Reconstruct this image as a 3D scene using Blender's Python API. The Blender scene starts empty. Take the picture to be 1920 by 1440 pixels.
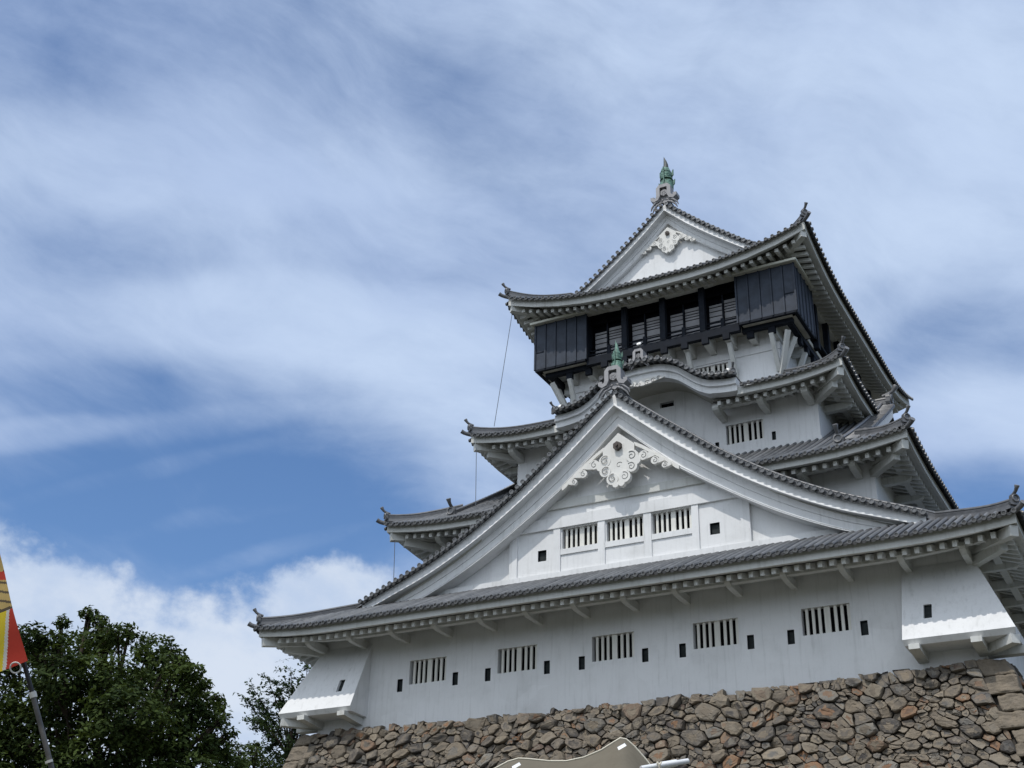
import bpy, math, random
import numpy as np
from mathutils import Vector, Matrix

random.seed(7)
rng = np.random.default_rng(7)
SC = bpy.context.scene
COL = SC.collection
R = math.radians

# ------------------------------------------------------------------ camera
CAMP = Vector((19.3587, -43.0092, 1.6032))
RIGHT = Vector((0.8804, 0.4737, 0.0237)); UP = Vector((0.2023, -0.4202, 0.8846)); FWD = Vector((-0.4290, 0.7740, 0.4658))
FPX = 2486.37
cam_d = bpy.data.cameras.new('camera')
cam_d.sensor_width = 36.0
cam_d.lens = FPX / 1920.0 * 36.0
cam_d.clip_start = 0.1
cam_d.clip_end = 5000
cam = bpy.data.objects.new('camera', cam_d)
COL.objects.link(cam)
cam.matrix_world = Matrix(((RIGHT.x, UP.x, -FWD.x, CAMP.x), (RIGHT.y, UP.y, -FWD.y, CAMP.y), (RIGHT.z, UP.z, -FWD.z, CAMP.z), (0, 0, 0, 1)))
SC.camera = cam


def ray(px, py):
    """world direction of a photo pixel (used once, to find where things stand)"""
    d = RIGHT * ((px - 960) / FPX) - UP * ((py - 720) / FPX) + FWD
    return d.normalized()


def at_dist(px, py, dist):
    return CAMP + ray(px, py) * dist


# ------------------------------------------------------------------ light
SUN_DIR = Vector((0.20, 1.0, -1.75)).normalized()      # direction the light travels
SUN_EL = math.asin(-SUN_DIR.z)
sun_d = bpy.data.lights.new('sun', 'SUN')
sun_d.energy = 2.65
sun_d.angle = R(0.5)
sun_d.color = (1.0, 0.955, 0.89)
sun = bpy.data.objects.new('sun', sun_d)
COL.objects.link(sun)
sun.rotation_euler = (-SUN_DIR).to_track_quat('Z', 'Y').to_euler()

SC.view_settings.view_transform = 'Standard'
SC.view_settings.look = 'None'
SC.view_settings.exposure = 0.0
SC.view_settings.gamma = 1.0
SC.render.engine = 'CYCLES'

# ------------------------------------------------------------------ node helpers


class NT:
    def __init__(s, nt):
        s.nt = nt
        s.nodes = nt.nodes
        s.links = nt.links

    def n(s, typ, **kw):
        nd = s.nodes.new(typ)
        for k, v in kw.items():
            setattr(nd, k, v)
        return nd

    def l(s, a, b):
        s.links.new(a, b)

    def val(s, sock, v):
        if hasattr(v, 'is_output') or isinstance(v, bpy.types.NodeSocket):
            s.l(v, sock)
        else:
            sock.default_value = v

    def math(s, op, a, b=None, c=None, clamp=False):
        nd = s.n('ShaderNodeMath', operation=op, use_clamp=clamp)
        s.val(nd.inputs[0], a)
        if b is not None:
            s.val(nd.inputs[1], b)
        if c is not None:
            s.val(nd.inputs[2], c)
        return nd.outputs[0]

    def vmath(s, op, a, b=None):
        nd = s.n('ShaderNodeVectorMath', operation=op)
        s.val(nd.inputs[0], a)
        if b is not None:
            s.val(nd.inputs[1], b)
        return nd.outputs['Value'] if op in ('DOT_PRODUCT', 'LENGTH') else nd.outputs[0]

    def rng(s, v, a, b, c=0.0, d=1.0, kind='SMOOTHSTEP'):
        nd = s.n('ShaderNodeMapRange', interpolation_type=kind)
        s.val(nd.inputs['Value'], v)
        nd.inputs['From Min'].default_value = a
        nd.inputs['From Max'].default_value = b
        nd.inputs['To Min'].default_value = c
        nd.inputs['To Max'].default_value = d
        return nd.outputs[0]

    def mix(s, fac, a, b, blend='MIX'):
        nd = s.n('ShaderNodeMix', data_type='RGBA', blend_type=blend)
        s.val(nd.inputs[0], fac)
        s.val(nd.inputs[6], a)
        s.val(nd.inputs[7], b)
        return nd.outputs[2]

    def noise(s, vec, scale, detail=4.0, rough=0.55, dist=0.0):
        nd = s.n('ShaderNodeTexNoise')
        if vec is not None:
            s.l(vec, nd.inputs['Vector'])
        nd.inputs['Scale'].default_value = scale
        nd.inputs['Detail'].default_value = detail
        nd.inputs['Roughness'].default_value = rough
        nd.inputs['Distortion'].default_value = dist
        return nd.outputs['Fac']

    def mapping(s, vec, scale=(1, 1, 1), loc=(0, 0, 0), rot=(0, 0, 0)):
        nd = s.n('ShaderNodeMapping')
        s.l(vec, nd.inputs[0])
        nd.inputs['Location'].default_value = loc
        nd.inputs['Rotation'].default_value = rot
        nd.inputs['Scale'].default_value = scale
        return nd.outputs[0]

    def ramp(s, fac, stops):
        nd = s.n('ShaderNodeValToRGB')
        s.val(nd.inputs[0], fac)
        cr = nd.color_ramp
        while len(cr.elements) < len(stops):
            cr.elements.new(0.5)
        for e, (p, c) in zip(cr.elements, stops):
            e.position = p
            e.color = (*c, 1)
        return nd.outputs[0]


def c4(c):
    return (c[0], c[1], c[2], 1.0)


# ------------------------------------------------------------------ sky
world = bpy.data.worlds.new('World')
SC.world = world
world.use_nodes = True
W = NT(world.node_tree)
W.nodes.clear()
w_out = W.n('ShaderNodeOutputWorld')
w_bg = W.n('ShaderNodeBackground')
w_bg.inputs['Strength'].default_value = 0.11
W.l(w_bg.outputs[0], w_out.inputs[0])
sky = W.n('ShaderNodeTexSky', sky_type='NISHITA')
sky.sun_disc = False
sky.sun_elevation = SUN_EL
sky.sun_rotation = math.atan2(-SUN_DIR.x, -SUN_DIR.y)
sky.air_density = 1.0
sky.dust_density = 0.4
sky.ozone_density = 2.0
tc = W.n('ShaderNodeTexCoord')
DIR = W.vmath('NORMALIZE', tc.outputs['Generated'])
# two tangent directions of the cirrus streaks and the zenith side they drift over
CEN = ray(700, 650)
T1 = (RIGHT * math.cos(R(20)) - UP * math.sin(R(20)))
T1 = (T1 - CEN * T1.dot(CEN)).normalized()
T2 = CEN.cross(T1).normalized() * -1
sx = W.vmath('DOT_PRODUCT', DIR, tuple(T1))
sy = W.vmath('DOT_PRODUCT', DIR, tuple(T2))
sz = W.vmath('DOT_PRODUCT', DIR, tuple(CEN))
cmb = W.n('ShaderNodeCombineXYZ')
W.l(sx, cmb.inputs[0]); W.l(sy, cmb.inputs[1]); W.l(sz, cmb.inputs[2])
P = cmb.outputs[0]
warp = W.n('ShaderNodeTexNoise')
W.l(P, warp.inputs['Vector'])
warp.inputs['Scale'].default_value = 3.0
warp.inputs['Detail'].default_value = 3.0
wv = W.vmath('SUBTRACT', warp.outputs['Color'], (0.5, 0.5, 0.5))
wsc = W.n('ShaderNodeVectorMath', operation='SCALE')
W.l(wv, wsc.inputs[0]); wsc.inputs['Scale'].default_value = 0.16
PW = W.vmath('ADD', P, wsc.outputs[0])
n_big = W.noise(W.mapping(PW, (2.6, 5.2, 2.6), (2.3, 0.7, 0)), 1.0, 3, 0.5)
n_mid = W.noise(W.mapping(PW, (7.0, 12.5, 7.0), (0.3, 1.7, 0)), 1.0, 7, 0.6)
n_fine = W.noise(W.mapping(PW, (20.0, 62.0, 20.0), (3.3, 0.2, 0)), 1.0, 6, 0.62)


def lobe(px, py, rx, ry, tilt=0.0):
    """soft elliptical patch of sky (radii in degrees)"""
    c = ray(px, py)
    rt = (RIGHT - c * RIGHT.dot(c)).normalized()
    up = rt.cross(c).normalized() * 1.0
    if up.z < 0:
        up = -up
    a, b = math.cos(R(tilt)), math.sin(R(tilt))
    e1 = rt * a + up * b
    e2 = up * a - rt * b
    x = W.math('DIVIDE', W.vmath('DOT_PRODUCT', W.vmath('SUBTRACT', DIR, tuple(c)), tuple(e1)), math.sin(R(rx)))
    y = W.math('DIVIDE', W.vmath('DOT_PRODUCT', W.vmath('SUBTRACT', DIR, tuple(c)), tuple(e2)), math.sin(R(ry)))
    q = W.math('ADD', W.math('MULTIPLY', x, x), W.math('MULTIPLY', y, y))
    return W.rng(q, 1.0, 0.0)


cov = W.math('MULTIPLY_ADD', n_big, 0.62, -0.03)
cov = W.math('MULTIPLY_ADD', n_mid, 0.58, cov)
n_patch = W.noise(W.mapping(PW, (13, 19, 13), (7.3, 1.2, 4)), 1.0, 9, 0.62)
cov = W.math('MULTIPLY_ADD', n_patch, 0.27, cov)
cov = W.math('MULTIPLY_ADD', n_fine, 0.27, cov)          # about 0.82 on average
for px, py, rx, ry, tl, w in [
        (330, 985, 17, 6.0, 3, -0.44), (560, 1045, 9, 4.5, 20, -0.28), (380, 945, 9, 2.4, 4, -0.20), (60, 900, 8, 2.6, 0, -0.14), (130, 1010, 8, 2.6, 0, -0.14), (620, 960, 8, 3.0, 12, -0.12),
        (450, 780, 11, 3.2, -4, -0.27), (300, 860, 13, 3.0, 2, -0.16), (90, 690, 10, 2.2, -4, -0.22), (160, 725, 6, 1.4, 0, -0.10), (760, 460, 7, 2.4, -8, -0.18), (300, 450, 9, 2.2, 8, -0.12), (620, 110, 10, 4.4, -30, -0.14), (930, 170, 7, 4.0, -40, -0.12), (60, 40, 9, 5, 0, -0.10),
        (1840, 950, 6, 2.8, 0, -0.60), (1830, 640, 6, 2.4, 12, -0.24), (1700, 590, 5, 2.4, 15, -0.12), (1300, 130, 8, 4, -20, -0.05),
        (280, 330, 10, 3.6, -8, 0.12), (700, 400, 9, 2.6, -14, 0.14), (620, 620, 12, 3.0, -4, 0.22), (1560, 180, 14, 9, 0, 0.16),
        (1850, 800, 5, 3.4, 0, 0.24), (60, 815, 5, 0.9, 6, 0.26), (330, 800, 8, 0.9, 8, 0.14), (430, 965, 6, 0.7, 10, 0.20), (250, 890, 7, 0.6, 14, 0.20), (520, 1030, 5, 0.6, 16, 0.18), (760, 840, 6, 3.5, 0, 0.16)]:
    cov = W.math('MULTIPLY_ADD', lobe(px, py, rx, ry, tl), w, cov)
c_fac = W.rng(cov, 0.10, 1.22, 0.0, 1.0, 'SMOOTHSTEP')
# cumulus low on the left
cum_n = W.math('MULTIPLY_ADD', W.noise(W.mapping(P, (34, 40, 34), (2.0, 0.1, 0.7)), 1.0, 8, 0.6), 0.56, W.math('MULTIPLY', W.noise(W.mapping(P, (12, 12, 12), (1.0, 0.4, 0.3)), 1.0, 9, 0.62), 0.62))
lob = None
for px, py, rx, ry, tl, w in [(90, 1200, 9, 4.6, -10, 0.9), (250, 1290, 8, 5.0, -25, 0.9), (620, 1180, 5.5, 4.2, 10, 0.9), (450, 1235, 6.5, 4.4, 0, 0.86), (-150, 1200, 9, 7.5, 0, 0.8), (760, 1300, 9, 5, 0, 0.9), (430, 1420, 20, 5.5, 0, 1.0), (1300, 1500, 30, 6, 0, 1.0), (225, 1090, 1.2, 1.5, 0, 0.5)]:
    l_ = W.math('MULTIPLY', lobe(px, py, rx, ry, tl), w)
    lob = l_ if lob is None else W.math('MAXIMUM', lob, l_)
cum = W.math('MULTIPLY_ADD', lob, 0.60, cum_n)
cum_f = W.rng(cum, 0.78, 1.08, 0.0, 0.93)
blue = W.vmath('MULTIPLY', sky.outputs[0], (0.84, 1.03, 1.24))
shade = W.noise(W.mapping(PW, (3.0, 7.0, 3.0), (5.3, 2.7, 0)), 1.0, 4, 0.5)
cirrus_col = W.mix(W.rng(shade, 0.3, 0.7), (4.1, 5.2, 7.4, 1), (5.2, 6.35, 8.3, 1))
cumul_col = W.mix(W.rng(W.noise(W.mapping(P, (9, 13, 9), (4, 1, 2)), 1.0, 8, 0.6), 0.36, 0.62), (4.9, 5.9, 7.6, 1), (6.3, 7.0, 8.1, 1))
col = W.mix(c_fac, blue, cirrus_col)
col = W.mix(cum_f, col, cumul_col)
# bright patch added to the unseen sunward sky to brighten the walls
south_fill = W.rng(W.vmath('DOT_PRODUCT', DIR, tuple(Vector((-0.10, -0.74, 0.66)).normalized())), 0.25, 0.92)
col = W.mix(south_fill, col, (10.2, 11.3, 12.8, 1))
W.l(col, w_bg.inputs['Color'])

# ------------------------------------------------------------------ materials


def new_mat(name):
    m = bpy.data.materials.new(name)
    m.use_nodes = True
    t = NT(m.node_tree)
    b = t.nodes['Principled BSDF']
    return m, t, b


def bump(t, b, h, strength, dist=0.02):
    nd = t.n('ShaderNodeBump')
    nd.inputs['Strength'].default_value = strength
    nd.inputs['Distance'].default_value = dist
    t.l(h, nd.inputs['Height'])
    t.l(nd.outputs[0], b.inputs['Normal'])


def plaster(name, base, grime, streak=0.5, rough=0.85):
    m, t, b = new_mat(name)
    g = t.n('ShaderNodeNewGeometry').outputs['Position']
    n1 = t.noise(g, 0.7, 5, 0.6)
    n2 = t.noise(t.mapping(g, (7, 7, 0.55)), 1.0, 5, 0.6)
    n3 = t.noise(g, 9.0, 5, 0.65)
    f = t.math('MULTIPLY', t.rng(n2, 0.50, 0.80), streak)
    f = t.math('ADD', f, t.math('MULTIPLY', t.rng(n1, 0.45, 0.78), 0.45))
    f = t.math('ADD', f, t.math('MULTIPLY', t.rng(n3, 0.5, 0.85), 0.22), clamp=True)
    vor = t.n('ShaderNodeTexVoronoi')
    t.l(t.vmath('ADD', g, t.vmath('MULTIPLY', t.n('ShaderNodeTexNoise').outputs['Color'], (0.7, 0.7, 0.7))), vor.inputs['Vector'])
    vor.inputs['Scale'].default_value = 0.55
    patch = t.vmath('DOT_PRODUCT', vor.outputs['Color'], (0.33, 0.33, 0.33))
    n4 = t.noise(t.mapping(g, (3.1, 3.1, 0.16)), 1.0, 6, 0.65)
    f = t.math('ADD', f, t.math('MULTIPLY', t.rng(n4, 0.56, 0.80), streak * 0.9), clamp=True)
    f = t.math('ADD', f, t.math('MULTIPLY', t.rng(patch, 0.2, 0.8, kind='LINEAR'), 0.16), clamp=True)
    t.l(t.mix(f, c4(base), c4(grime)), b.inputs['Base Color'])
    b.inputs['Roughness'].default_value = rough
    b.inputs['Specular IOR Level'].default_value = 0.25
    bump(t, b, t.noise(g, 16, 6, 0.7), 0.22, 0.02)
    return m


M_WALL = plaster('white_plaster', (0.735, 0.74, 0.745), (0.51, 0.515, 0.51), 0.55)
M_TRIM = plaster('trim_plaster', (0.60, 0.605, 0.585), (0.38, 0.38, 0.345), 0.55)
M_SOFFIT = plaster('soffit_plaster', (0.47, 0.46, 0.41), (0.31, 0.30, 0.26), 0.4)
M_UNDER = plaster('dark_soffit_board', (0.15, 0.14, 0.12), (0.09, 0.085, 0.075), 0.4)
M_CARVE = plaster('carved_plaster', (0.70, 0.69, 0.66), (0.52, 0.51, 0.48), 0.4)
M_BAR = plaster('window_bar_plaster', (0.74, 0.73, 0.68), (0.52, 0.51, 0.46), 0.5)


def tile_mat(name, lo, hi, rough):
    m, t, b = new_mat(name)
    geo = t.n('ShaderNodeNewGeometry')
    g = geo.outputs['Position']
    isl = geo.outputs['Random Per Island']
    n1 = t.noise(g, 2.5, 6, 0.65)
    n2 = t.noise(g, 22, 4, 0.6)
    f = t.math('ADD', t.math('MULTIPLY', isl, 0.65), t.math('MULTIPLY', t.rng(n1, 0.3, 0.7), 0.5), clamp=True)
    col = t.mix(f, c4(lo), c4(hi))
    col = t.mix(t.math('MULTIPLY', t.rng(n2, 0.58, 0.78), 0.5), col, c4((0.30, 0.30, 0.28)))
    t.l(col, b.inputs['Base Color'])
    t.l(t.rng(n1, 0.2, 0.8, rough - 0.12, rough + 0.15, 'LINEAR'), b.inputs['Roughness'])
    b.inputs['Specular IOR Level'].default_value = 0.6
    bump(t, b, n2, 0.25, 0.01)
    return m


M_TILE = tile_mat('roof_tile', (0.045, 0.047, 0.050), (0.135, 0.138, 0.143), 0.36)
M_TILED = tile_mat('roof_pan_tile', (0.018, 0.019, 0.020), (0.055, 0.056, 0.058), 0.6)
M_RIDGE = tile_mat('ridge_tile', (0.060, 0.061, 0.064), (0.150, 0.150, 0.155), 0.38)
M_ONI = tile_mat('ridge_ornament_tile', (0.19, 0.187, 0.195), (0.29, 0.285, 0.295), 0.6)


def simple(name, col, rough=0.6, var=0.25, scale=6.0, metal=0.0, spec=0.5, bmp=0.15):
    m, t, b = new_mat(name)
    g = t.n('ShaderNodeNewGeometry').outputs['Position']
    n1 = t.noise(g, scale, 6, 0.65)
    lo = tuple(c * (1 - var) for c in col)
    hi = tuple(min(1, c * (1 + var)) for c in col)
    t.l(t.mix(t.rng(n1, 0.3, 0.7), c4(lo), c4(hi)), b.inputs['Base Color'])
    b.inputs['Roughness'].default_value = rough
    b.inputs['Metallic'].default_value = metal
    b.inputs['Specular IOR Level'].default_value = spec
    if bmp:
        bump(t, b, t.noise(g, scale * 4, 5, 0.6), bmp, 0.01)
    return m


M_BLACK = simple('black_painted_timber', (0.0085, 0.0115, 0.018), 0.7, 0.25, 3.0, 0, 0.15)
M_PANEL = simple('black_shutter_panel', (0.033, 0.042, 0.060), 0.65, 0.22, 2.0, 0, 0.3)
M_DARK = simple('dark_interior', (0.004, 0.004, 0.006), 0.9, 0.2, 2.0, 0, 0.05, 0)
M_HOLE = simple('loophole_shutter', (0.022, 0.027, 0.028), 0.7, 0.3, 5.0, 0, 0.2)
M_SCREEN = simple('pale_screen', (0.27, 0.27, 0.285), 0.7, 0.15, 1.5)
M_COPPER = simple('green_copper', (0.10, 0.19, 0.15), 0.6, 0.45, 9.0, 0.0, 0.4, 0.5)
M_COPPERD = simple('dark_copper', (0.045, 0.055, 0.055), 0.55, 0.3, 9.0, 0.0, 0.4, 0.3)
M_RUST = simple('brown_bronze', (0.055, 0.04, 0.032), 0.6, 0.4, 20.0)
M_GROOVE = simple('groove_shade_grey', (0.20, 0.20, 0.195), 0.9, 0.2, 20.0)  # grey lines put on in place of the shade in carved grooves
M_WIRE = simple('cable_metal', (0.10, 0.11, 0.13), 0.5, 0.1, 5.0, 0, 0.5, 0)
M_GUTTER = simple('cream_gutter', (0.66, 0.66, 0.58), 0.5, 0.08, 3.0)
M_WHITEBALL = simple('white_knob', (0.80, 0.79, 0.76), 0.5, 0.08, 10.0)

# ------------------------------------------------------------------ mesh builder


class MB:
    def __init__(s):
        s.v = []; s.f = []; s.mi = []; s.sm = []

    def add(s, verts, faces, mi=0, smooth=False):
        o = len(s.v)
        s.v.extend([tuple(p) for p in verts])
        for f in faces:
            s.f.append(tuple(i + o for i in f)); s.mi.append(mi); s.sm.append(smooth)

    def grid(s, P, mi=0, smooth=False, closed_u=False, flip=False):
        """P: list of rows of points"""
        nr = len(P); nc = len(P[0])
        fs = []
        for i in range(nr - 1):
            for j in range(nc if closed_u else nc - 1):
                a, b = i * nc + j, i * nc + (j + 1) % nc
                c, d = (i + 1) * nc + (j + 1) % nc, (i + 1) * nc + j
                fs.append((a, d, c, b) if flip else (a, b, c, d))
        s.add([p for r in P for p in r], fs, mi, smooth)

    def box(s, x0, x1, y0, y1, z0, z1, mi=0):
        v = [(x0, y0, z0), (x1, y0, z0), (x1, y1, z0), (x0, y1, z0), (x0, y0, z1), (x1, y0, z1), (x1, y1, z1), (x0, y1, z1)]
        s.add(v, [(0, 3, 2, 1), (4, 5, 6, 7), (0, 1, 5, 4), (1, 2, 6, 5), (2, 3, 7, 6), (3, 0, 4, 7)], mi)

    def hexa(s, v, mi=0):
        """eight corners, bottom ring then top ring"""
        s.add(v, [(0, 3, 2, 1), (4, 5, 6, 7), (0, 1, 5, 4), (1, 2, 6, 5), (2, 3, 7, 6), (3, 0, 4, 7)], mi)

    def bar(s, a, b, w, h, mi=0, up=(0, 0, 1)):
        """square bar from a to b; w across, h along up"""
        a = Vector(a); b = Vector(b)
        d = (b - a).normalized()
        x = d.cross(Vector(up)).normalized() * (w / 2)
        u = x.cross(d).normalized() * (h / 2)
        s.hexa([a - x - u, a + x - u, b + x - u, b - x - u, a - x + u, a + x + u, b + x + u, b - x + u], mi)

    def tube(s, path, r, n=8, mi=0, cap=True, smooth=True, ups=(0, 0, 1)):
        path = [Vector(p) for p in path]
        rows = []
        for i, p in enumerate(path):
            d = (path[min(i + 1, len(path) - 1)] - path[max(i - 1, 0)]).normalized()
            x = d.cross(Vector(ups))
            if x.length < 1e-3:
                x = d.cross(Vector((0, 1, 0)))
            x.normalize(); y = x.cross(d)
            rr = r[i] if hasattr(r, '__len__') else r
            rows.append([p + x * (math.cos(2 * math.pi * k / n) * rr) + y * (math.sin(2 * math.pi * k / n) * rr) for k in range(n)])
        s.grid(rows, mi, smooth, closed_u=True)
        if cap:
            s.add(rows[0], [tuple(range(n))], mi)
            s.add(rows[-1], [tuple(reversed(range(n)))], mi)

    def extrude(s, outline, to3, d0, d1, mi=0, mi_side=None):
        """outline of (a,b); to3(a,b,d) -> xyz; front at d0, back at d1"""
        n = len(outline)
        F = [to3(a, b, d0) for a, b in outline]
        B = [to3(a, b, d1) for a, b in outline]
        s.add(F, [tuple(range(n))], mi)
        s.add(B, [tuple(reversed(range(n)))], mi)
        s.add(F + B, [(i, i + n, (i + 1) % n + n, (i + 1) % n) for i in range(n)], mi if mi_side is None else mi_side)

    def build(s, name, mats, parent=None, loc=None):
        me = bpy.data.meshes.new(name)
        me.from_pydata(s.v, [], s.f)
        for m in (mats if isinstance(mats, (list, tuple)) else [mats]):
            me.materials.append(m)
        me.polygons.foreach_set('material_index', s.mi)
        me.polygons.foreach_set('use_smooth', s.sm)
        me.update()
        o = bpy.data.objects.new(name, me)
        COL.objects.link(o)
        attach(o, parent)
        if loc is not None:
            o.location = loc
        return o


def attach(o, parent):
    if parent is None:
        return
    o.parent = parent
    if parent.type == 'EMPTY':
        o.matrix_parent_inverse = Matrix.Translation(-Vector(parent.location))


def copy_tree(o, loc, parent=None):
    c = o.copy()
    COL.objects.link(c)
    if loc is not None:
        c.location = loc
    for ch in [k for k in bpy.data.objects if k.parent == o]:
        d = ch.copy()
        COL.objects.link(d)
        d.parent = c
    return c


def thing(name, label, cat, loc=(0, 0, 0), group=None):
    o = bpy.data.objects.new(name, None)
    COL.objects.link(o)
    o.location = loc
    o['label'] = label
    o['category'] = cat
    if group:
        o['group'] = group
    return o


def interp(pts, x):
    if x <= pts[0][0]:
        (x0, y0), (x1, y1) = pts[0], pts[1]
        return y0 + (y1 - y0) * (x - x0) / (x1 - x0)
    for (x0, y0), (x1, y1) in zip(pts, pts[1:]):
        if x <= x1:
            return y0 + (y1 - y0) * (x - x0) / (x1 - x0)
    (x0, y0), (x1, y1) = pts[-2], pts[-1]
    return y0 + (y1 - y0) * (x - x0) / (x1 - x0)


def smooth_pts(pts, n=60):
    """densify a profile with a monotone-ish Catmull-Rom through the points"""
    out = []
    for i in range(len(pts) - 1):
        p0 = pts[max(i - 1, 0)]; p1 = pts[i]; p2 = pts[i + 1]; p3 = pts[min(i + 2, len(pts) - 1)]
        m1 = (p2[1] - p0[1]) / (p2[0] - p0[0]); m2 = (p3[1] - p1[1]) / (p3[0] - p1[0])
        h = p2[0] - p1[0]
        for k in range(6):
            t = k / 6
            out.append((p1[0] + h * t, (2 * t**3 - 3 * t**2 + 1) * p1[1] + (t**3 - 2 * t**2 + t) * h * m1 + (-2 * t**3 + 3 * t**2) * p2[1] + (t**3 - t**2) * h * m2))
    out.append(pts[-1])
    return out


YC = 13.88
# ------------------------------------------------------------------ the keep
keep = thing('castle_keep', 'white plastered castle keep with stacked grey tiled roofs and gables on the stone base', 'castle', (0, YC, 13.5))


class Eave:
    """one ring of eaves: half widths, front plane, tile height, upward sweep at the corners"""

    def __init__(s, hx, y0, zt, prof, A, Lc, Dc=6.0, pw=2.0):
        s.hx = hx; s.y0 = y0; s.hy = YC - y0; s.zt = zt
        s.prof = smooth_pts(prof); s.A = A; s.Lc = Lc; s.Dc = Dc; s.pw = pw

    def half(s, side):
        return s.hx if side in 'fb' else s.hy

    def xy(s, side, u, d):
        if side == 'f':
            return (u, s.y0 + d)
        if side == 'r':
            return (s.hx - d, YC + u)
        if side == 'l':
            return (-s.hx + d, YC - u)
        return (-u, 2 * YC - s.y0 - d)

    def lift(s, c, d):
        return s.A * max(0.0, 1 - max(c, 0) / s.Lc) ** s.pw * max(0.0, 1 - max(d, 0) / s.Dc)

    def z(s, side, u, d):
        return s.zt + interp(s.prof, d) + s.lift(s.half(side) - abs(u), d)

    def pt(s, side, u, d, dz=0.0):
        x, y = s.xy(side, u, d)
        return (x, y, s.z(side, u, d) + dz)

    def eave_pt(s, side, sfrac, d, z):
        """point of a moulding that runs along the eave and mitres at the corners; z relative to the eave line"""
        L = s.half(side)
        u = sfrac * (L - d)
        x, y = s.xy(side, u, d)
        return (x, y, s.zt + z + s.lift(L * (1 - abs(sfrac)), 0.0))


def tile_slope(E, side, us, dlim, parent, pitch=0.30, r=0.076, eave_end=True, name='roof_tiles', d_start=None):
    """rounded tile rows running up the slope over dark pan tiles"""
    mb = MB()
    L = E.half(side)
    rows = []
    d0f = d_start or (lambda u: 0.0)
    for u in us:
        dm = dlim(u)
        ds = d0f(u)
        rows.append((u, ds, dm))
    nseg = 6
    # pan tiles
    for (ua, sa, ma), (ub, sb, mb_) in zip(rows, rows[1:]):
        if abs(ub - ua) > pitch * 1.5:
            continue
        if abs(ma - mb_) > 1.0:
            m = min(ma, mb_); ma2 = mb2 = m
        else:
            ma2, mb2 = ma, mb_
        if abs(sa - sb) > 1.0:
            sa2 = sb2 = max(sa, sb)
        else:
            sa2, sb2 = sa, sb
        if max(ma2 - sa2, mb2 - sb2) < 0.02:
            continue
        um = (ua + ub) / 2
        n = max(2, int(max(ma2 - sa2, mb2 - sb2) / 0.35))
        G = []
        for i in range(n + 1):
            t = i / n
            da = (sa2 - 0.10 if eave_end else sa2) * (1 - t) + ma2 * t
            db = (sb2 - 0.10 if eave_end else sb2) * (1 - t) + mb2 * t
            dm_ = (da + db) / 2
            G.append([E.pt(side, ua, da, 0.0), E.pt(side, um, dm_, -0.055), E.pt(side, ub, db, 0.0)])
        mb.grid(G, 1, False)
        if eave_end and sa < 0.01 and sb < 0.01 and L - abs(um) > 0.05:
            # pendant lip of the pan tile
            A_ = E.pt(side, ua, -0.10, 0.0); B_ = E.pt(side, um, -0.10, -0.03); C_ = E.pt(side, ub, -0.10, 0.0)
            a2 = E.pt(side, ua, -0.09, -0.05); b2 = E.pt(side, um, -0.09, -0.125); c2 = E.pt(side, ub, -0.09, -0.05)
            mb.add([A_, B_, C_, c2, b2, a2], [(0, 5, 4, 1), (1, 4, 3, 2)], 1)
    # round tiles
    ang = [math.pi * k / nseg for k in range(nseg + 1)]
    for u, ds, dm in rows:
        if dm - ds < 0.05:
            continue
        n = max(2, int((dm - ds) / 0.36))
        G = []
        st = ds - 0.14 if eave_end and ds < 0.01 else ds
        for i in range(n + 1):
            d = st + (dm - st) * i / n
            z = E.z(side, u, d)
            # each tile overlaps the one below: tiny saw-tooth
            for (dd, rr) in (((0.0, r),) if i in (0, n) else ((-0.004, r * 0.93), (0.0, r * 1.03))):
                row = []
                for a in ang:
                    x, y = E.xy(side, u + math.cos(a) * rr, d + dd)
                    row.append((x, y, z + 0.01 + math.sin(a) * rr * 1.05))
                G.append(row)
        mb.grid(G, 0, True)
        if eave_end and ds < 0.01:
            # round end disc with a raised rim
            x0 = []
            k = 12
            c = E.z(side, u, st) + 0.015
            ring = lambda dd, rr: [(*E.xy(side, u + math.cos(2 * math.pi * j / k) * rr, st + dd), c + math.sin(2 * math.pi * j / k) * rr) for j in range(k)]
            R0 = ring(0.08, r * 1.02); R1 = ring(-0.012, r * 1.06); R2 = ring(-0.012, r * 0.80); R3 = ring(0.006, r * 0.72)
            mb.grid([R0, R1, R2, R3], 0, False, closed_u=True)
            mb.add(R3, [tuple(range(k))], 1)
    return mb.build(name, [M_TILE, M_TILED], parent)


def sweep_side(E, side, sec, mb, mi=0, s0=-1.0, s1=1.0, n=None):
    """closed section [(d, z)...] swept along one side of the eaves"""
    L = E.half(side)
    n = n or max(8, int(L * 1.6))
    rows = []
    for i in range(n + 1):
        t = s0 + (s1 - s0) * i / n
        # more samples near the corners come from an odd warp
        rows.append([E.eave_pt(side, t, d, z) for d, z in sec])
    k = len(sec)
    mb.grid(rows, mi, False, closed_u=True)
    if s0 > -0.999:
        mb.add(rows[0], [tuple(range(k))], mi)
    if s1 < 0.999:
        mb.add(rows[-1], [tuple(reversed(range(k)))], mi)


def ring_mesh(E, sec, name, mat, parent, sides='frl', gaps=None):
    mb = MB()
    for sd in sides:
        if gaps and sd in gaps:
            for a, b in gaps[sd]:
                sweep_side(E, sd, sec, mb, 0, a, b)
        else:
            sweep_side(E, sd, sec, mb)
    return mb.build(name, mat, parent)


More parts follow.
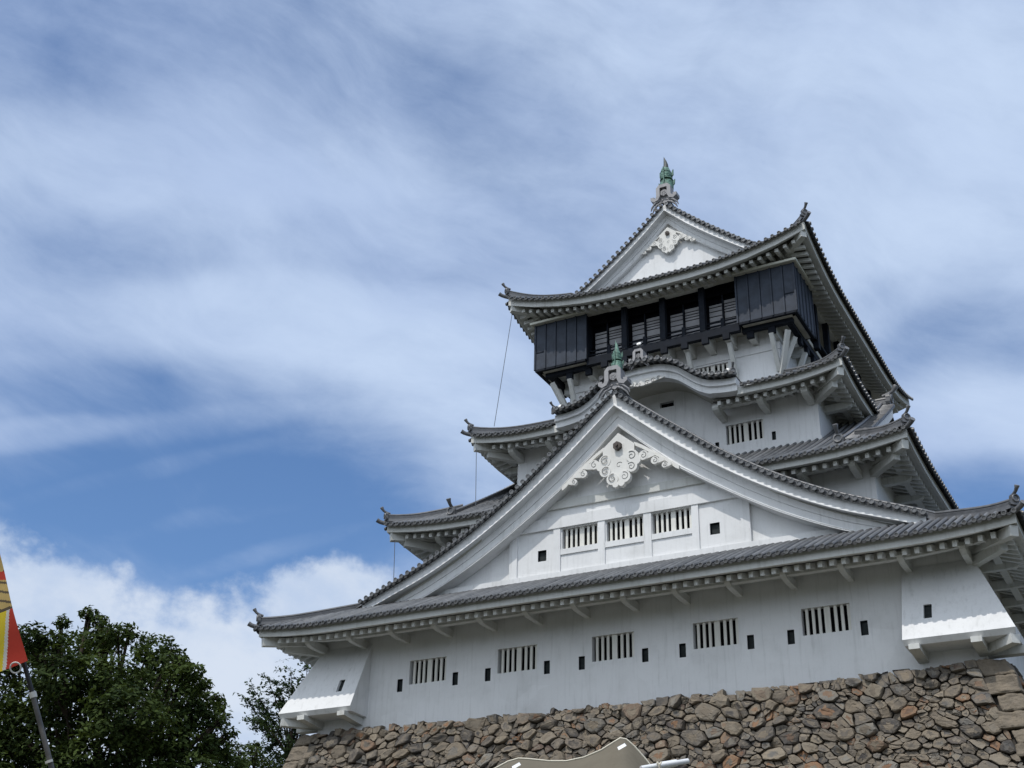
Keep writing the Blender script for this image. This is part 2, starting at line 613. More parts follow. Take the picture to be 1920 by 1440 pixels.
def rafters(E, side, us, d0, d1, z0, slope, w, h, parent, name='rafters'):
    mb = MB()
    L = E.half(side)
    for u in us:
        e = d1
        if L - abs(u) < d1:
            e = max(d0 + 0.05, L - abs(u) - 0.05)
        if e - d0 < 0.3:
            continue
        lf = E.lift(L - abs(u), 0)
        V = []
        for zz in (-h, 0.0):
            for (uu, dd) in ((u - w / 2, d0), (u + w / 2, d0), (u + w / 2, e), (u - w / 2, e)):
                x, y = E.xy(side, uu, dd)
                V.append((x, y, E.zt + z0 + zz + (dd - d0) * slope + lf * (1 - 0.6 * (dd - d0) / max(d1, 0.1))))
        mb.hexa(V)
    return mb.build(name, M_TRIM, parent)


def ridge_path(mb, path, w=0.26, h=0.30, layers=3, mi=0):
    """ridge of stacked flat tiles with a round cap, following a path on the roof"""
    path = [Vector(p) for p in path]
    n = len(path)
    sec = []
    hl = h / layers
    # right side up then over, mirrored
    prof = [(w / 2 + 0.02, -0.12)]
    for k in range(layers):
        ww = w / 2 * (1 - 0.14 * k)
        prof += [(ww, k * hl), (ww, (k + 0.72) * hl), (ww - 0.03, (k + 0.72) * hl), (ww - 0.03, (k + 1) * hl)]
    rc = w / 2 * 0.72
    for k in range(7):
        a = math.pi * k / 12
        prof.append((rc * math.cos(a), h + 0.02 + rc * math.sin(a)))
    sec = prof + [(-a, b) for a, b in reversed(prof[:-1])]
    rows = []
    for i, p in enumerate(path):
        d = (path[min(i + 1, n - 1)] - path[max(i - 1, 0)])
        d.normalize()
        x = d.cross(Vector((0, 0, 1))).normalized()
        rows.append([p + x * a + Vector((0, 0, b)) for a, b in sec])
    mb.grid(rows, mi, False, closed_u=True)
    mb.add(rows[0], [tuple(range(len(sec)))], mi)
    mb.add(rows[-1], [tuple(reversed(range(len(sec))))], mi)


def end_tile(parent, pos, facing, scale=1.0, horn=True, name='ridge_end_tile'):
    """round-headed ridge end tile with an upturned horn"""
    f = Vector((facing[0], facing[1], 0)).normalized()
    x = Vector((-f.y, f.x, 0))
    p = Vector(pos)
    mb = MB()
    to3 = lambda a, b, d: tuple(p + x * (a * scale) + Vector((0, 0, b * scale)) + f * (d * scale))
    out = [(-0.26, -0.10), (-0.30, 0.0), (-0.20, 0.02), (-0.20, 0.2)]
    out += [(0.21 * math.cos(math.pi - math.pi * k / 10), 0.24 + 0.20 * math.sin(math.pi * k / 10)) for k in range(11)]
    out += [(0.20, 0.2), (0.20, 0.02), (0.30, 0.0), (0.26, -0.10)]
    out = list(reversed(out))
    mb.extrude(out, to3, 0.06, -0.10)
    k = 16
    ring = lambda d, r: [to3(math.cos(2 * math.pi * j / k) * r, 0.2 + math.sin(2 * math.pi * j / k) * r, d) for j in range(k)]
    mb.grid([ring(0.05, 0.185), ring(0.12, 0.185), ring(0.12, 0.13), ring(0.075, 0.125)], 0, True, closed_u=True)
    mb.add(ring(0.075, 0.125), [tuple(range(k))], 0)
    if horn:
        pts = [to3(0, 0.36, -0.25), to3(0, 0.43, 0.0), to3(0, 0.50, 0.14), to3(0, 0.60, 0.23), to3(0, 0.69, 0.29), to3(0, 0.72, 0.31)]
        mb.tube(pts, [0.075 * scale, 0.075 * scale, 0.075 * scale, 0.085 * scale, 0.115 * scale, 0.10 * scale], 12, 0)
    return mb.build(name, M_RIDGE, parent)


def arange_c(a, b, step, off=0.0):
    k0 = math.ceil((a - off) / step); k1 = math.floor((b - off) / step)
    return [off + k * step for k in range(k0, k1 + 1)]


def wall_plane(mb, x0, x1, z0, z1, y, holes, depth=0.3, mi=0):
    """front wall with real openings and reveals"""
    xs = sorted(set([x0, x1] + [h[0] for h in holes] + [h[1] for h in holes]))
    zs = sorted(set([z0, z1] + [h[2] for h in holes] + [h[3] for h in holes]))
    for xa, xb in zip(xs, xs[1:]):
        for za, zb in zip(zs, zs[1:]):
            xm, zm = (xa + xb) / 2, (za + zb) / 2
            if any(h[0] < xm < h[1] and h[2] < zm < h[3] for h in holes):
                continue
            mb.add([(xa, y, za), (xb, y, za), (xb, y, zb), (xa, y, zb)], [(0, 1, 2, 3)], mi)
    for (a, b, c, d) in holes:
        yb = y + depth
        mb.add([(a, y, c), (b, y, c), (b, y, d), (a, y, d), (a, yb, c), (b, yb, c), (b, yb, d), (a, yb, d)],
               [(0, 4, 5, 1), (1, 5, 6, 2), (2, 6, 7, 3), (3, 7, 4, 0)], mi)


def window_mesh(w2, h2, depth=0.28, bars=7, name='window'):
    """dark recess plus a plaster bar lattice (wide bar in the middle)"""
    mb = MB()
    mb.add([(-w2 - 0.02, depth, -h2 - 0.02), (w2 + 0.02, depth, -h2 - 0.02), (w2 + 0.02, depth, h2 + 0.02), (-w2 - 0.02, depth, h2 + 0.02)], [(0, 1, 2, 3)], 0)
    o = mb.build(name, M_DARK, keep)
    g = MB()
    unit = 2 * w2 / 16.3
    # gap bar gap bar gap bar gap wide gap bar gap bar gap bar (thin gap)
    x = -w2 + unit * 1.0
    seq = [1.1, 1.1, 1.1, 2.3, 1.2, 1.2, 1.2]
    gaps = [1.35, 1.35, 1.35, 1.3, 1.5, 1.35, 1.35]
    tot = sum(seq) + sum(gaps)
    unit = 2 * w2 / (tot + 0.2)
    x = -w2
    for s_, gp in zip(seq, gaps):
        x += gp * unit
        g.box(x, x + s_ * unit, 0.09, 0.15, -h2, h2)
        x += s_ * unit
    gr = g.build('lattice', M_BAR, o)
    return o


# ------------------------------------------------------------------ eaves definitions
E1 = Eave(14.75, -2.26, 17.42, [(0, 0), (1.5, 0.76), (2.95, 1.44), (4.75, 2.18), (6.5, 2.92), (8.4, 3.95), (10.4, 5.28), (12.0, 6.55), (13.6, 7.85), (14.75, 8.82)], 0.22, 3.6)
E2 = Eave(11.18, 1.08, 22.40, [(0, 0), (1.1, 0.60), (4.1, 2.42), (6.0, 3.62), (8.0, 4.95), (9.42, 5.95), (11.0, 7.1)], 0.34, 4.0)
E3 = Eave(8.59, 3.46, 27.12, [(0, 0), (1.5, 0.74), (3.0, 1.58), (3.6, 1.95)], 0.36, 3.2)
ET = Eave(7.39, 4.38, 33.95, [(0, 0), (1.5, 0.88), (3.36, 2.12), (3.8, 2.45), (4.73, 3.20), (5.7, 4.02), (6.69, 4.92), (7.39, 5.58)], 1.0, 6.0, 5.0, 2.2)

# ------------------------------------------------------------------ tier one walls
SP = 3.94
WZ = 15.68
win_x = [-2 * SP, -SP, 0, SP, 2 * SP]
holes1 = []
loop_x = []
for cx in win_x:
    holes1.append((cx - 0.84, cx + 0.84, WZ - 0.47, WZ + 0.47))
    for s_ in (-1, 1):
        lx = cx + s_ * 1.255
        loop_x.append(lx)
        holes1.append((lx - 0.125, lx + 0.125, WZ - 0.71, WZ - 0.207))
H1 = 12.9
mb = MB()
wall_plane(mb, -H1, H1, 13.2, 17.75, 0.0, holes1)
for sgn in (-1, 1):
    mb.add([(sgn * H1, 0, 13.2), (sgn * H1, 27.76, 13.2), (sgn * H1, 27.76, 17.75), (sgn * H1, 0, 17.75)], [(0, 1, 2, 3)])
mb.box(-H1, H1, 27.70, 27.76, 13.2, 17.75)
wall1 = mb.build('wall', M_WALL, keep)
win0 = window_mesh(0.84, 0.47)
win0.location = (win_x[0], 0, WZ)
for cx in win_x[1:]:
    copy_tree(win0, (cx, 0, WZ))


def loop_mesh(w2, h2, name='loophole'):
    mb = MB()
    mb.add([(-w2 - 0.02, 0.12, -h2 - 0.02), (w2 + 0.02, 0.12, -h2 - 0.02), (w2 + 0.02, 0.12, h2 + 0.02), (-w2 - 0.02, 0.12, h2 + 0.02)], [(0, 1, 2, 3)], 0)
    t = 0.018
    for (a, b, c, d) in ((-w2, -w2 + t, -h2, h2), (w2 - t, w2, -h2, h2), (-w2 + t, w2 - t, h2 - t, h2), (-w2 + t, w2 - t, -h2, -h2 + t)):
        mb.box(a, b, 0.03, 0.11, c, d, 1)
    return mb.build(name, [M_HOLE, M_BLACK], keep)


lp0 = loop_mesh(0.125, 0.2515)
lp0.location = (loop_x[0], 0, WZ - 0.4585)
for lx in loop_x[1:]:
    copy_tree(lp0, (lx, 0, WZ - 0.4585))

# stone-drop boxes at the two front corners


def stone_drop(sgn):
    xi, xo0, xo1 = 10.57, 12.90, 14.02     # inner edge, outer edge at top and bottom
    zt, zb, yt, yb = 17.05, 14.30, -0.03, -1.20
    mb = MB()
    f = lambda x, y, z: (sgn * x, y, z)
    fl = sgn < 0

    def q(pts, mi=0):
        mb.add(pts, [(3, 2, 1, 0)] if fl else [(0, 1, 2, 3)], mi)
    # loophole in the sloping face
    lx0, lx1 = (11.26, 11.52)
    tz = lambda z: (zt - z) / (zt - zb)
    sy = lambda z: yt + (yb - yt) * tz(z)
    ox = lambda z: xo0 + (xo1 - xo0) * tz(z)
    za, zc = 15.52, 15.0
    zl = [zt, za, zc, zb]
    for z1, z0 in zip(zl, zl[1:]):
        if z1 == za:
            q([f(xi, sy(z0), z0), f(lx0, sy(z0), z0), f(lx0, sy(z1), z1), f(xi, sy(z1), z1)])
            q([f(lx1, sy(z0), z0), f(ox(z0), sy(z0), z0), f(ox(z1), sy(z1), z1), f(lx1, sy(z1), z1)])
        else:
            q([f(xi, sy(z0), z0), f(ox(z0), sy(z0), z0), f(ox(z1), sy(z1), z1), f(xi, sy(z1), z1)])
    # reveal of that loophole
    for (a, b) in ((lx0, lx0), (lx1, lx1)):
        q([f(a, sy(zc), zc), f(a, sy(zc) + 0.15, zc), f(a, sy(za) + 0.15, za), f(a, sy(za), za)])
    q([f(lx0, sy(za), za), f(lx1, sy(za), za), f(lx1, sy(za) + 0.15, za), f(lx0, sy(za) + 0.15, za)])
    q([f(lx0, sy(zc), zc), f(lx1, sy(zc), zc), f(lx1, sy(zc) + 0.15, zc), f(lx0, sy(zc) + 0.15, zc)])
    q([f(lx0, sy(zc) + 0.12, zc), f(lx1, sy(zc) + 0.12, zc), f(lx1, sy(za) + 0.12, za), f(lx0, sy(za) + 0.12, za)], 1)
    # cheek, lip, underside, outer return
    q([f(xi, 0.0, zb), f(xi, yb, zb), f(xi, yt, zt), f(xi, 0.0, zt)])
    lz = zb - 0.17
    q([f(xi + 0.02, yb + 0.14, lz), f(xo1 - 0.05, yb + 0.14, lz), f(xo1, yb, zb), f(xi, yb, zb)])
    q([f(xi + 0.02, 0.0, lz), f(xi + 0.02, yb + 0.14, lz), f(xi, yb, zb), f(xi, 0, zb)])
    q([f(xi + 0.02, 0.0, lz), f(xo1 - 0.05, 0.0, lz), f(xo1 - 0.05, yb + 0.14, lz), f(xi + 0.02, yb + 0.14, lz)])
    ye = 1.2
    q([f(xo1, yb, zb), f(xo1, ye, zb), f(xo0, ye, zt), f(xo0, yt, zt)])
    q([f(xo1 - 0.05, yb + 0.14, lz), f(xo1 - 0.05, ye, lz), f(xo1, ye, zb), f(xo1, yb, zb)])
    q([f(12.9, 0, lz), f(xo1 - 0.05, 0, lz), f(xo1 - 0.05, ye, lz), f(12.9, ye, lz)])
    q([f(xo1, ye, zb), f(12.9, ye, zb), f(12.9, ye, zt), f(xo0, ye, zt)])
    o = mb.build('stone_drop', [M_WALL, M_HOLE], keep)
    for (x, a, b) in ((10.93, 0.0, -1.28), (12.83, 0.0, -1.28)):
        b_ = MB()
        b_.hexa([f(x - .17, b, 13.95), f(x + .17, b, 13.95), f(x + .17, a + .02, 13.82), f(x - .17, a + .02, 13.82),
                 f(x - .17, b, 14.126), f(x + .17, b, 14.126), f(x + .17, a + .02, 14.126), f(x - .17, a + .02, 14.126)])
        b_.build('support_beam', M_TRIM, o)
    b_ = MB()
    b_.bar(f(12.8, 0.1, 13.98), f(13.95, -1.05, 13.98), 0.3, 0.28)
    b_.build('support_beam', M_TRIM, o)
    for yy in (0.35,):
        b_ = MB()
        b_.box(*sorted((sgn * 12.9, sgn * 14.1)), yy - .17, yy + .17, 13.86, 14.12)
        b_.build('support_beam', M_TRIM, o)
    return o


for sgn in (-1, 1):
    stone_drop(sgn)

# ------------------------------------------------------------------ tier one roof
PITCH = 0.302
XR = 11.80                 # where hip meets the front gable's verge
YV = 0.36                  # verge plane of the front gable
cV = YV - E1.y0            # 2.62


def lim1f(u):
    return min(3.62, 14.75 - abs(u))


def lim1s(u):
    c = E1.hy - abs(u)
    if c < cV:
        return max(c, 0.0)
    y = -2.26 + c
    front = u < 0
    return 14.75 if (front and y < 5.3) else 5.6


roof1 = tile_slope(E1, 'f', arange_c(-14.7, 14.7, PITCH, 0.15), lim1f, keep, name='roof')
roof1['label'] = 'lowest tier roof, broad grey tiled eaves under the big front gable'
# on the right side u grows to the back, on the left side u grows to the front
tile_slope(E1, 'r', arange_c(-16.1, 16.0, PITCH, 0.05), lim1s, roof1, name='side_tiles')


def lim1l(u):
    return lim1s(-u)


tile_slope(E1, 'l', arange_c(-16.0, 16.1, PITCH, 0.05), lim1l, roof1, name='side_tiles')

SEC_FASCIA = [(0.10, -0.05), (0.10, -0.385), (0.20, -0.39), (0.22, -0.36), (0.50, -0.30), (0.50, -0.05)]
fas = ring_mesh(E1, SEC_FASCIA, 'fascia', M_TRIM, roof1)
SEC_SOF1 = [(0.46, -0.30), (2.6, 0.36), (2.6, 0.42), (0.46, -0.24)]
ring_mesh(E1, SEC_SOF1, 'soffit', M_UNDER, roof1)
RP = 0.395
rafters(E1, 'f', arange_c(-14.3, 14.3, RP, 0.04), 0.38, 2.3, -0.375, 0.33, 0.145, 0.20, roof1)
rafters(E1, 'r', arange_c(-15.8, 15.0, RP, 0.1), 0.38, 2.3, -0.375, 0.33, 0.145, 0.20, roof1)
rafters(E1, 'l', arange_c(-15.0, 15.8, RP, 0.1), 0.38, 2.3, -0.375, 0.33, 0.145, 0.20, roof1)
ring_mesh(E1, [(1.06, -0.43), (1.06, -0.12), (1.30, -0.05), (1.30, -0.43)], 'eave_beam', M_TRIM, roof1)


def bracket_mesh(E, length, w=0.2, h=0.26, zb=-0.55):
    """short beam with a rounded nose, local: wall at y=0, nose towards -y, top at z=h"""
    mb = MB()
    prof = [(0.02, 0), (-length * 0.55, 0.0), (-length * 0.80, 0.02), (-length * 0.95, 0.10), (-length, h * 0.6), (-length, h), (0.02, h)]
    to3 = lambda a, b, d: (d, a, b)
    mb.extrude(prof, to3, -w / 2, w / 2)
    return mb


def brackets(xs_f, ys_r, length, E, wall_y, wall_x, zb, parent, w=0.2, h=0.26):
    base = None
    for x in xs_f:
        if base is None:
            base = bracket_mesh(E, length, w, h).build('bracket', M_TRIM, parent)
            base.location = (x, wall_y, zb)
        else:
            c = base.copy(); COL.objects.link(c); c.location = (x, wall_y, zb)
    for y in ys_r:
        for sgn in (1, -1):
            c = base.copy(); COL.objects.link(c)
            c.location = (sgn * wall_x, y, zb)
            c.rotation_euler = (0, 0, sgn * math.pi / 2)


brackets([0.985 + 1.97 * k for k in range(-7, 7)], [0.9 + 1.97 * k for k in range(0, 13)], 1.42, E1, 0.0, H1, 16.86, roof1, 0.2, 0.30)


def corner_rafters(E, wx, wy, z_wall, z_end, parent, cend=0.22, w=0.27, h=0.34, brace=True):
    """diagonal hip rafter with its white end block, and a lower diagonal arm"""
    for sgn in (-1, 1):
        cx, cy = sgn * (E.hx - cend), E.y0 + cend
        zt = E.zt + E.A - 0.42
        mb = MB()
        mb.bar((sgn * wx, wy, z_wall), (cx, cy, zt - h * 0.5), w, h)
        mb.build('hip_rafter', M_TRIM, parent)
        if brace:
            mb = MB()
            k = min(1.3, (E.hx - wx) * 0.62)
            mb.bar((sgn * (wx - 0.1), wy + 0.1, z_wall - 0.42), (sgn * (wx + k), wy - k, z_wall - 0.40), 0.26, 0.3)
            mb.build('diagonal_arm', M_TRIM, parent)


corner_rafters(E1, H1, 0.0, 17.35, 17.0, roof1)


def gable_z(E, X):
    return E.zt + interp(E.prof, E.hx - abs(X))


def hip_ridges(E, x_meet, parent, w=0.28, h=0.26, up_path=None):
    for sgn in (-1, 1):
        pts = []
        n = 10
        for i in range(n + 1):
            c = 0.06 + (E.hx - x_meet - 0.06) * i / n
            x, y = E.hx - c, E.y0 + c
            pts.append((sgn * x, y, E.zt + interp(E.prof, c) + E.lift(c, c) + 0.06 + 0.12 * max(0, 1 - c / 1.4) ** 2))
        if up_path:
            pts += [(sgn * x, y, z) for x, y, z in up_path]
        mb = MB()
        ridge_path(mb, pts, w, h)
        r_ = mb.build('hip_ridge', M_RIDGE, parent)
        p0 = pts[0]
        end_tile(r_, (p0[0] + sgn * 0.02, p0[1] - 0.02, p0[2] + 0.04), (sgn * 1.0, -1.0), 0.72)
        # little corner tile under it
        mb = MB()
        a = Vector((sgn * (E.hx + 0.02), E.y0 - 0.02, E.zt + E.A + 0.02))
        dgl = Vector((sgn, -1, 0)).normalized()
        mb.tube([a - dgl * 0.5 + Vector((0, 0, -0.05)), a, a + dgl * 0.16 + Vector((0, 0, 0.03)), a + dgl * 0.30 + Vector((0, 0, 0.10))], [0.085, 0.09, 0.09, 0.10], 10)
        mb.build('corner_tile', M_RIDGE, parent)


up1 = []
for i in range(1, 31):
    X = XR - (XR - 0.25) * i / 30
    up1.append((X, YV + 0.22, gable_z(E1, X) + 0.03))
hip_ridges(E1, XR, roof1, 0.23, 0.14, up1)

# ------------------------------------------------------------------ gables


def gable_rim(E, yv, x_end, parent, pitch=0.30, r=0.085, depth=0.6):
    """row of short round tiles whose discs face outwards along the verge"""
    mb = MB()
    for sgn in (-1, 1):
        # walk the curve by arc length
        X = 0.16
        last = None
        acc = 0.0
        pos = [X]
        x = X
        while x < x_end:
            dx = 0.01
            z0, z1 = gable_z(E, x), gable_z(E, x + dx)
            acc += math.hypot(dx, z1 - z0)
            x += dx
            if acc >= pitch:
                acc = 0.0
                pos.append(x)
        pts = []
        for x in pos:
            zc = gable_z(E, x) + 0.02
            s0 = (gable_z(E, x + 0.05) - gable_z(E, x - 0.05)) / 0.1
            nx, nz = -s0 * sgn, 1.0
            ln = math.hypot(nx, nz); nx, nz = nx / ln, nz / ln
            c = Vector((sgn * x, 0, zc))
            k = 12
            ring = lambda y, rr: [(c.x + math.cos(2 * math.pi * j / k) * rr, y, c.z + math.sin(2 * math.pi * j / k) * rr) for j in range(k)]
            mb.grid([ring(yv + depth, r), ring(yv - 0.19, r), ring(yv - 0.20, r * 1.14), ring(yv - 0.215, r * 1.14), ring(yv - 0.215, r * 0.8), ring(yv - 0.195, r * 0.74)], 0, False, closed_u=True)
            mb.add(ring(yv - 0.195, r * 0.74), [tuple(range(k))], 0)
            pts.append((sgn * x, zc, nx, nz))
        # pan tile lips between the discs
        for (xa, za, nxa, nza), (xb, zb, nxb, nzb) in zip(pts, pts[1:]):
            xm, zm = (xa + xb) / 2 - (nxa + nxb) / 2 * 0.05, (za + zb) / 2 - (nza + nzb) / 2 * 0.05
            y = yv - 0.14
            top = [(xa, y, za - 0.02), (xm, y, zm), (xb, y, zb - 0.02)]
            bot = [(xa - nxa * .08, y + .01, za - nza * .08), (xm - nxa * .11, y + .01, zm - nza * .11), (xb - nxb * .08, y + .01, zb - nzb * .08)]
            mb.add(top + bot, [(0, 1, 4, 3), (1, 2, 5, 4)], 1)
            bk = [(p[0], yv + depth, p[2]) for p in top]
            mb.add(top + bk, [(0, 3, 4, 1), (1, 4, 5, 2)], 1)
    return mb.build('verge_tiles', [M_TILE, M_TILED], parent)


def bargeboard(E, y_front, x_end, dep, parent, kpts, mat=None):
    """deep curved verge board in steps; section in (depth fraction, y)"""
    sec = [(0.02, 0.02), (0.32, 0.02), (0.40, -0.03), (0.415, -0.03), (0.42, 0.34), (0.66, 0.37), (0.663, 0.41), (0.678, 0.41), (0.682, 0.39), (0.92, 0.41), (0.925, 0.34), (0.95, 0.32), (0.955, 0.34), (1.0, 0.34), (1.0, 0.95), (0.02, 0.95)]
    mb = MB()
    for sgn in (-1, 1):
        rows = []
        n = 48
        for i in range(n + 1):
            X = x_end * (i / n)
            zs = gable_z(E, X)
            k = interp(kpts, X) * dep
            rows.append([(sgn * X, y_front + y, zs - 0.03 - a * k) for a, y in sec])
        mb.grid(rows, 0, False, closed_u=True, flip=sgn < 0)
    return mb.build('bargeboard', mat or M_WALL, parent)


def spiral(mb, cx, cz, y, r, turns=1.25, a0=0.0, dirn=1, th=0.022, mi=1):
    pts = []
    n = 26
    for i in range(n + 1):
        t = i / n
        rr = r * (1 - 0.82 * t)
        a = a0 + dirn * turns * 2 * math.pi * t
        pts.append((cx + math.cos(a) * rr, y, cz + math.sin(a) * rr))
    mb.tube(pts, [th * (1 - 0.4 * i / n) for i in range(n + 1)], 6, mi, True, True, (0, 1, 0))


def pendant(cx, ztop, y, s, parent, knob=True):
    """carved gable pendant: pointed head, six scroll lobes, two trailing cloud fins"""
    mb = MB()
    T = lambda a, b, d: (cx + a * s, y + d * s, ztop + b * s)
    th = 0.16
    body = [(0, 0.02), (-0.72, -0.60), (-0.70, -0.86), (-0.74, -1.30), (-0.62, -1.75), (-0.20, -2.15), (0, -2.34), (0.20, -2.15), (0.62, -1.75), (0.74, -1.30), (0.70, -0.86), (0.72, -0.60)]
    mb.extrude(body, T, 0.0, th)

    def disc(a, b, r, dd):
        k = 20
        out = [(a + math.cos(2 * math.pi * j / k) * r, b + math.sin(2 * math.pi * j / k) * r) for j in range(k)]
        mb.extrude(out, T, -dd, th - 0.01)
    i = 0
    for sg in (-1, 1):
        for (a, b, r) in ((0.62, -1.16, 0.27), (0.80, -1.38, 0.20), (0.60, -1.62, 0.25), (0.28, -2.02, 0.26), (0.14, -2.28, 0.14)):
            i += 1
            disc(sg * a, b, r, 0.012 + 0.004 * i)
        for (a, b, r, t0) in ((0.60, -1.14, 0.20, 2.2), (0.58, -1.62, 0.18, 2.4), (0.27, -2.00, 0.19, 1.9)):
            if sg > 0:
                spiral(mb, cx + a * s, ztop + b * s, y - 0.06 * s, r * s, 1.3, t0, -1, 0.017 * s)
            else:
                spiral(mb, cx - a * s, ztop + b * s, y - 0.06 * s, r * s, 1.3, math.pi - t0, 1, 0.017 * s)
        # cloud fin: a strap under the board with three comma-shaped curls hanging from it
        up_ = [(0.68, -0.50), (1.05, -0.72), (1.60, -1.12), (2.12, -1.52), (2.62, -1.93)]
        fin = up_ + [(2.60, -2.10), (2.44, -2.00), (2.08, -1.66), (1.56, -1.26), (1.02, -0.87), (0.74, -0.70)]
        fin = [(sg * a, b) for a, b in fin]
        mb.extrude(fin[::-1] if sg > 0 else fin, T, 0.035, th)
        for (a, b, r) in ((1.10, -1.22, 0.21), (1.60, -1.54, 0.17), (2.02, -1.82, 0.125)):
            i += 1
            disc(sg * a, b, r, -0.02 + 0.003 * i)
            zs = lambda q: interp([(1.02, -0.83), (1.56, -1.22), (2.08, -1.62), (2.6, -2.02)], q)
            arm = [(a + 0.1 * r, b - 0.98 * r), (a + 1.3 * r, b - 0.75 * r), (a + 2.5 * r, zs(a + 2.5 * r) - 0.05), (a + 2.3 * r, zs(a + 2.3 * r) + 0.04), (a + 1.2 * r, zs(a + 1.2 * r) + 0.03), (a + 0.95 * r, b + 0.1 * r)]
            arm = [(sg * p, q) for p, q in arm]
            mb.extrude(arm if sg > 0 else arm[::-1], T, 0.03 - 0.003 * i, th - 0.006)
            spiral(mb, cx + sg * a * s, ztop + b * s, y + (0.020 - 0.003 * i - 0.006) * s, r * 0.72 * s, 1.1, 1.6 if sg > 0 else math.pi - 1.6, -sg, 0.014 * s)
    # small crescent mark
    spiral(mb, cx + 0.02, ztop - 1.45 * s, y - 0.004, 0.15 * s, 0.0 + 0.9, 0.6, 1, 0.012 * s)
    o = mb.build('gable_pendant', [M_CARVE, M_GROOVE], parent)
    if knob:
        kb = MB()
        hx = [(math.cos(math.pi / 3 * j + math.pi / 2) * 0.19, math.sin(math.pi / 3 * j + math.pi / 2) * 0.19 - 0.62) for j in range(6)]
        kb.extrude(hx, T, -0.17, 0.0)
        hx2 = [(math.cos(2 * math.pi * j / 10) * 0.055, math.sin(2 * math.pi * j / 10) * 0.055 - 0.62) for j in range(10)]
        kb.extrude(hx2, T, -0.24, -0.17)
        kb.build('hexagonal_knob', M_RUST, o)
    return o


def oni_gawara(pos, s, parent, depth=0.34, knob=None):
    """big ridge ornament: square arch with curled feet round a hexagon"""
    x0, y0, z0 = pos
    mb = MB()
    T = lambda a, b, d: (x0 + a * s, y0 + d, z0 + b * s)
    half = [(0.0, 0.80), (0.20, 0.80), (0.29, 0.70), (0.29, 0.22), (0.36, 0.07), (0.50, 0.02), (0.60, 0.10), (0.60, 0.22)]
    w = 0.098

    def ribbon(path, wd, d0, d1):
        L_, R_ = [], []
        n = len(path)
        for i, (a, b) in enumerate(path):
            pa = path[max(i - 1, 0)]; pb = path[min(i + 1, n - 1)]
            dx, dz = pb[0] - pa[0], pb[1] - pa[1]
            ln = math.hypot(dx, dz)
            nx, nz = -dz / ln, dx / ln
            L_.append((a + nx * wd, b + nz * wd)); R_.append((a - nx * wd, b - nz * wd))
        for i in range(n - 1):
            q = [L_[i], L_[i + 1], R_[i + 1], R_[i]]
            F = [T(a, b, d0) for a, b in q]; B = [T(a, b, d1) for a, b in q]
            mb.add(F, [(0, 1, 2, 3)]); mb.add(F + B, [(0, 4, 5, 1), (2, 6, 7, 3), (1, 5, 6, 2), (3, 7, 4, 0)])
    full = [(-a, b) for a, b in reversed(half[1:])] + half
    ribbon(full, w, -0.10, depth)
    back = [(-0.30, 0.02), (-0.27, 0.76), (0.27, 0.76), (0.30, 0.02), (0.0, -0.16)]
    mb.extrude(list(reversed(back)), T, 0.10, depth - 0.02)
    hx = [(math.cos(math.pi / 3 * j + math.pi / 6) * 0.20, 0.42 + math.sin(math.pi / 3 * j + math.pi / 6) * 0.20) for j in range(6)]
    mb.extrude(hx, T, -0.03, 0.2)
    for j in range(5):
        a = 2 * math.pi * j / 5
        mb.tube([T(math.cos(a) * 0.085, 0.42 + math.sin(a) * 0.085, -0.05), T(math.cos(a) * 0.085, 0.42 + math.sin(a) * 0.085, 0.0)], 0.035 * s, 8)
    # trailing fins that lie on the verge
    for sg in (-1, 1):
        for q, (a, b) in enumerate(((0.52, -0.10), (0.44, -0.20), (0.34, -0.02))):
            mb.tube([T(sg * (a - 0.28), b + 0.12, 0.02 + 0.05 * q), T(sg * (a - 0.05), b - 0.02, -0.03 + 0.05 * q), T(sg * (a + 0.16), b - 0.22, 0.02 + 0.05 * q), T(sg * (a + 0.22), b - 0.38, 0.05 + 0.05 * q)], [0.05 * s, 0.06 * s, 0.05 * s, 0.02 * s], 8)
    return mb.build('ridge_ornament', M_ONI, parent)


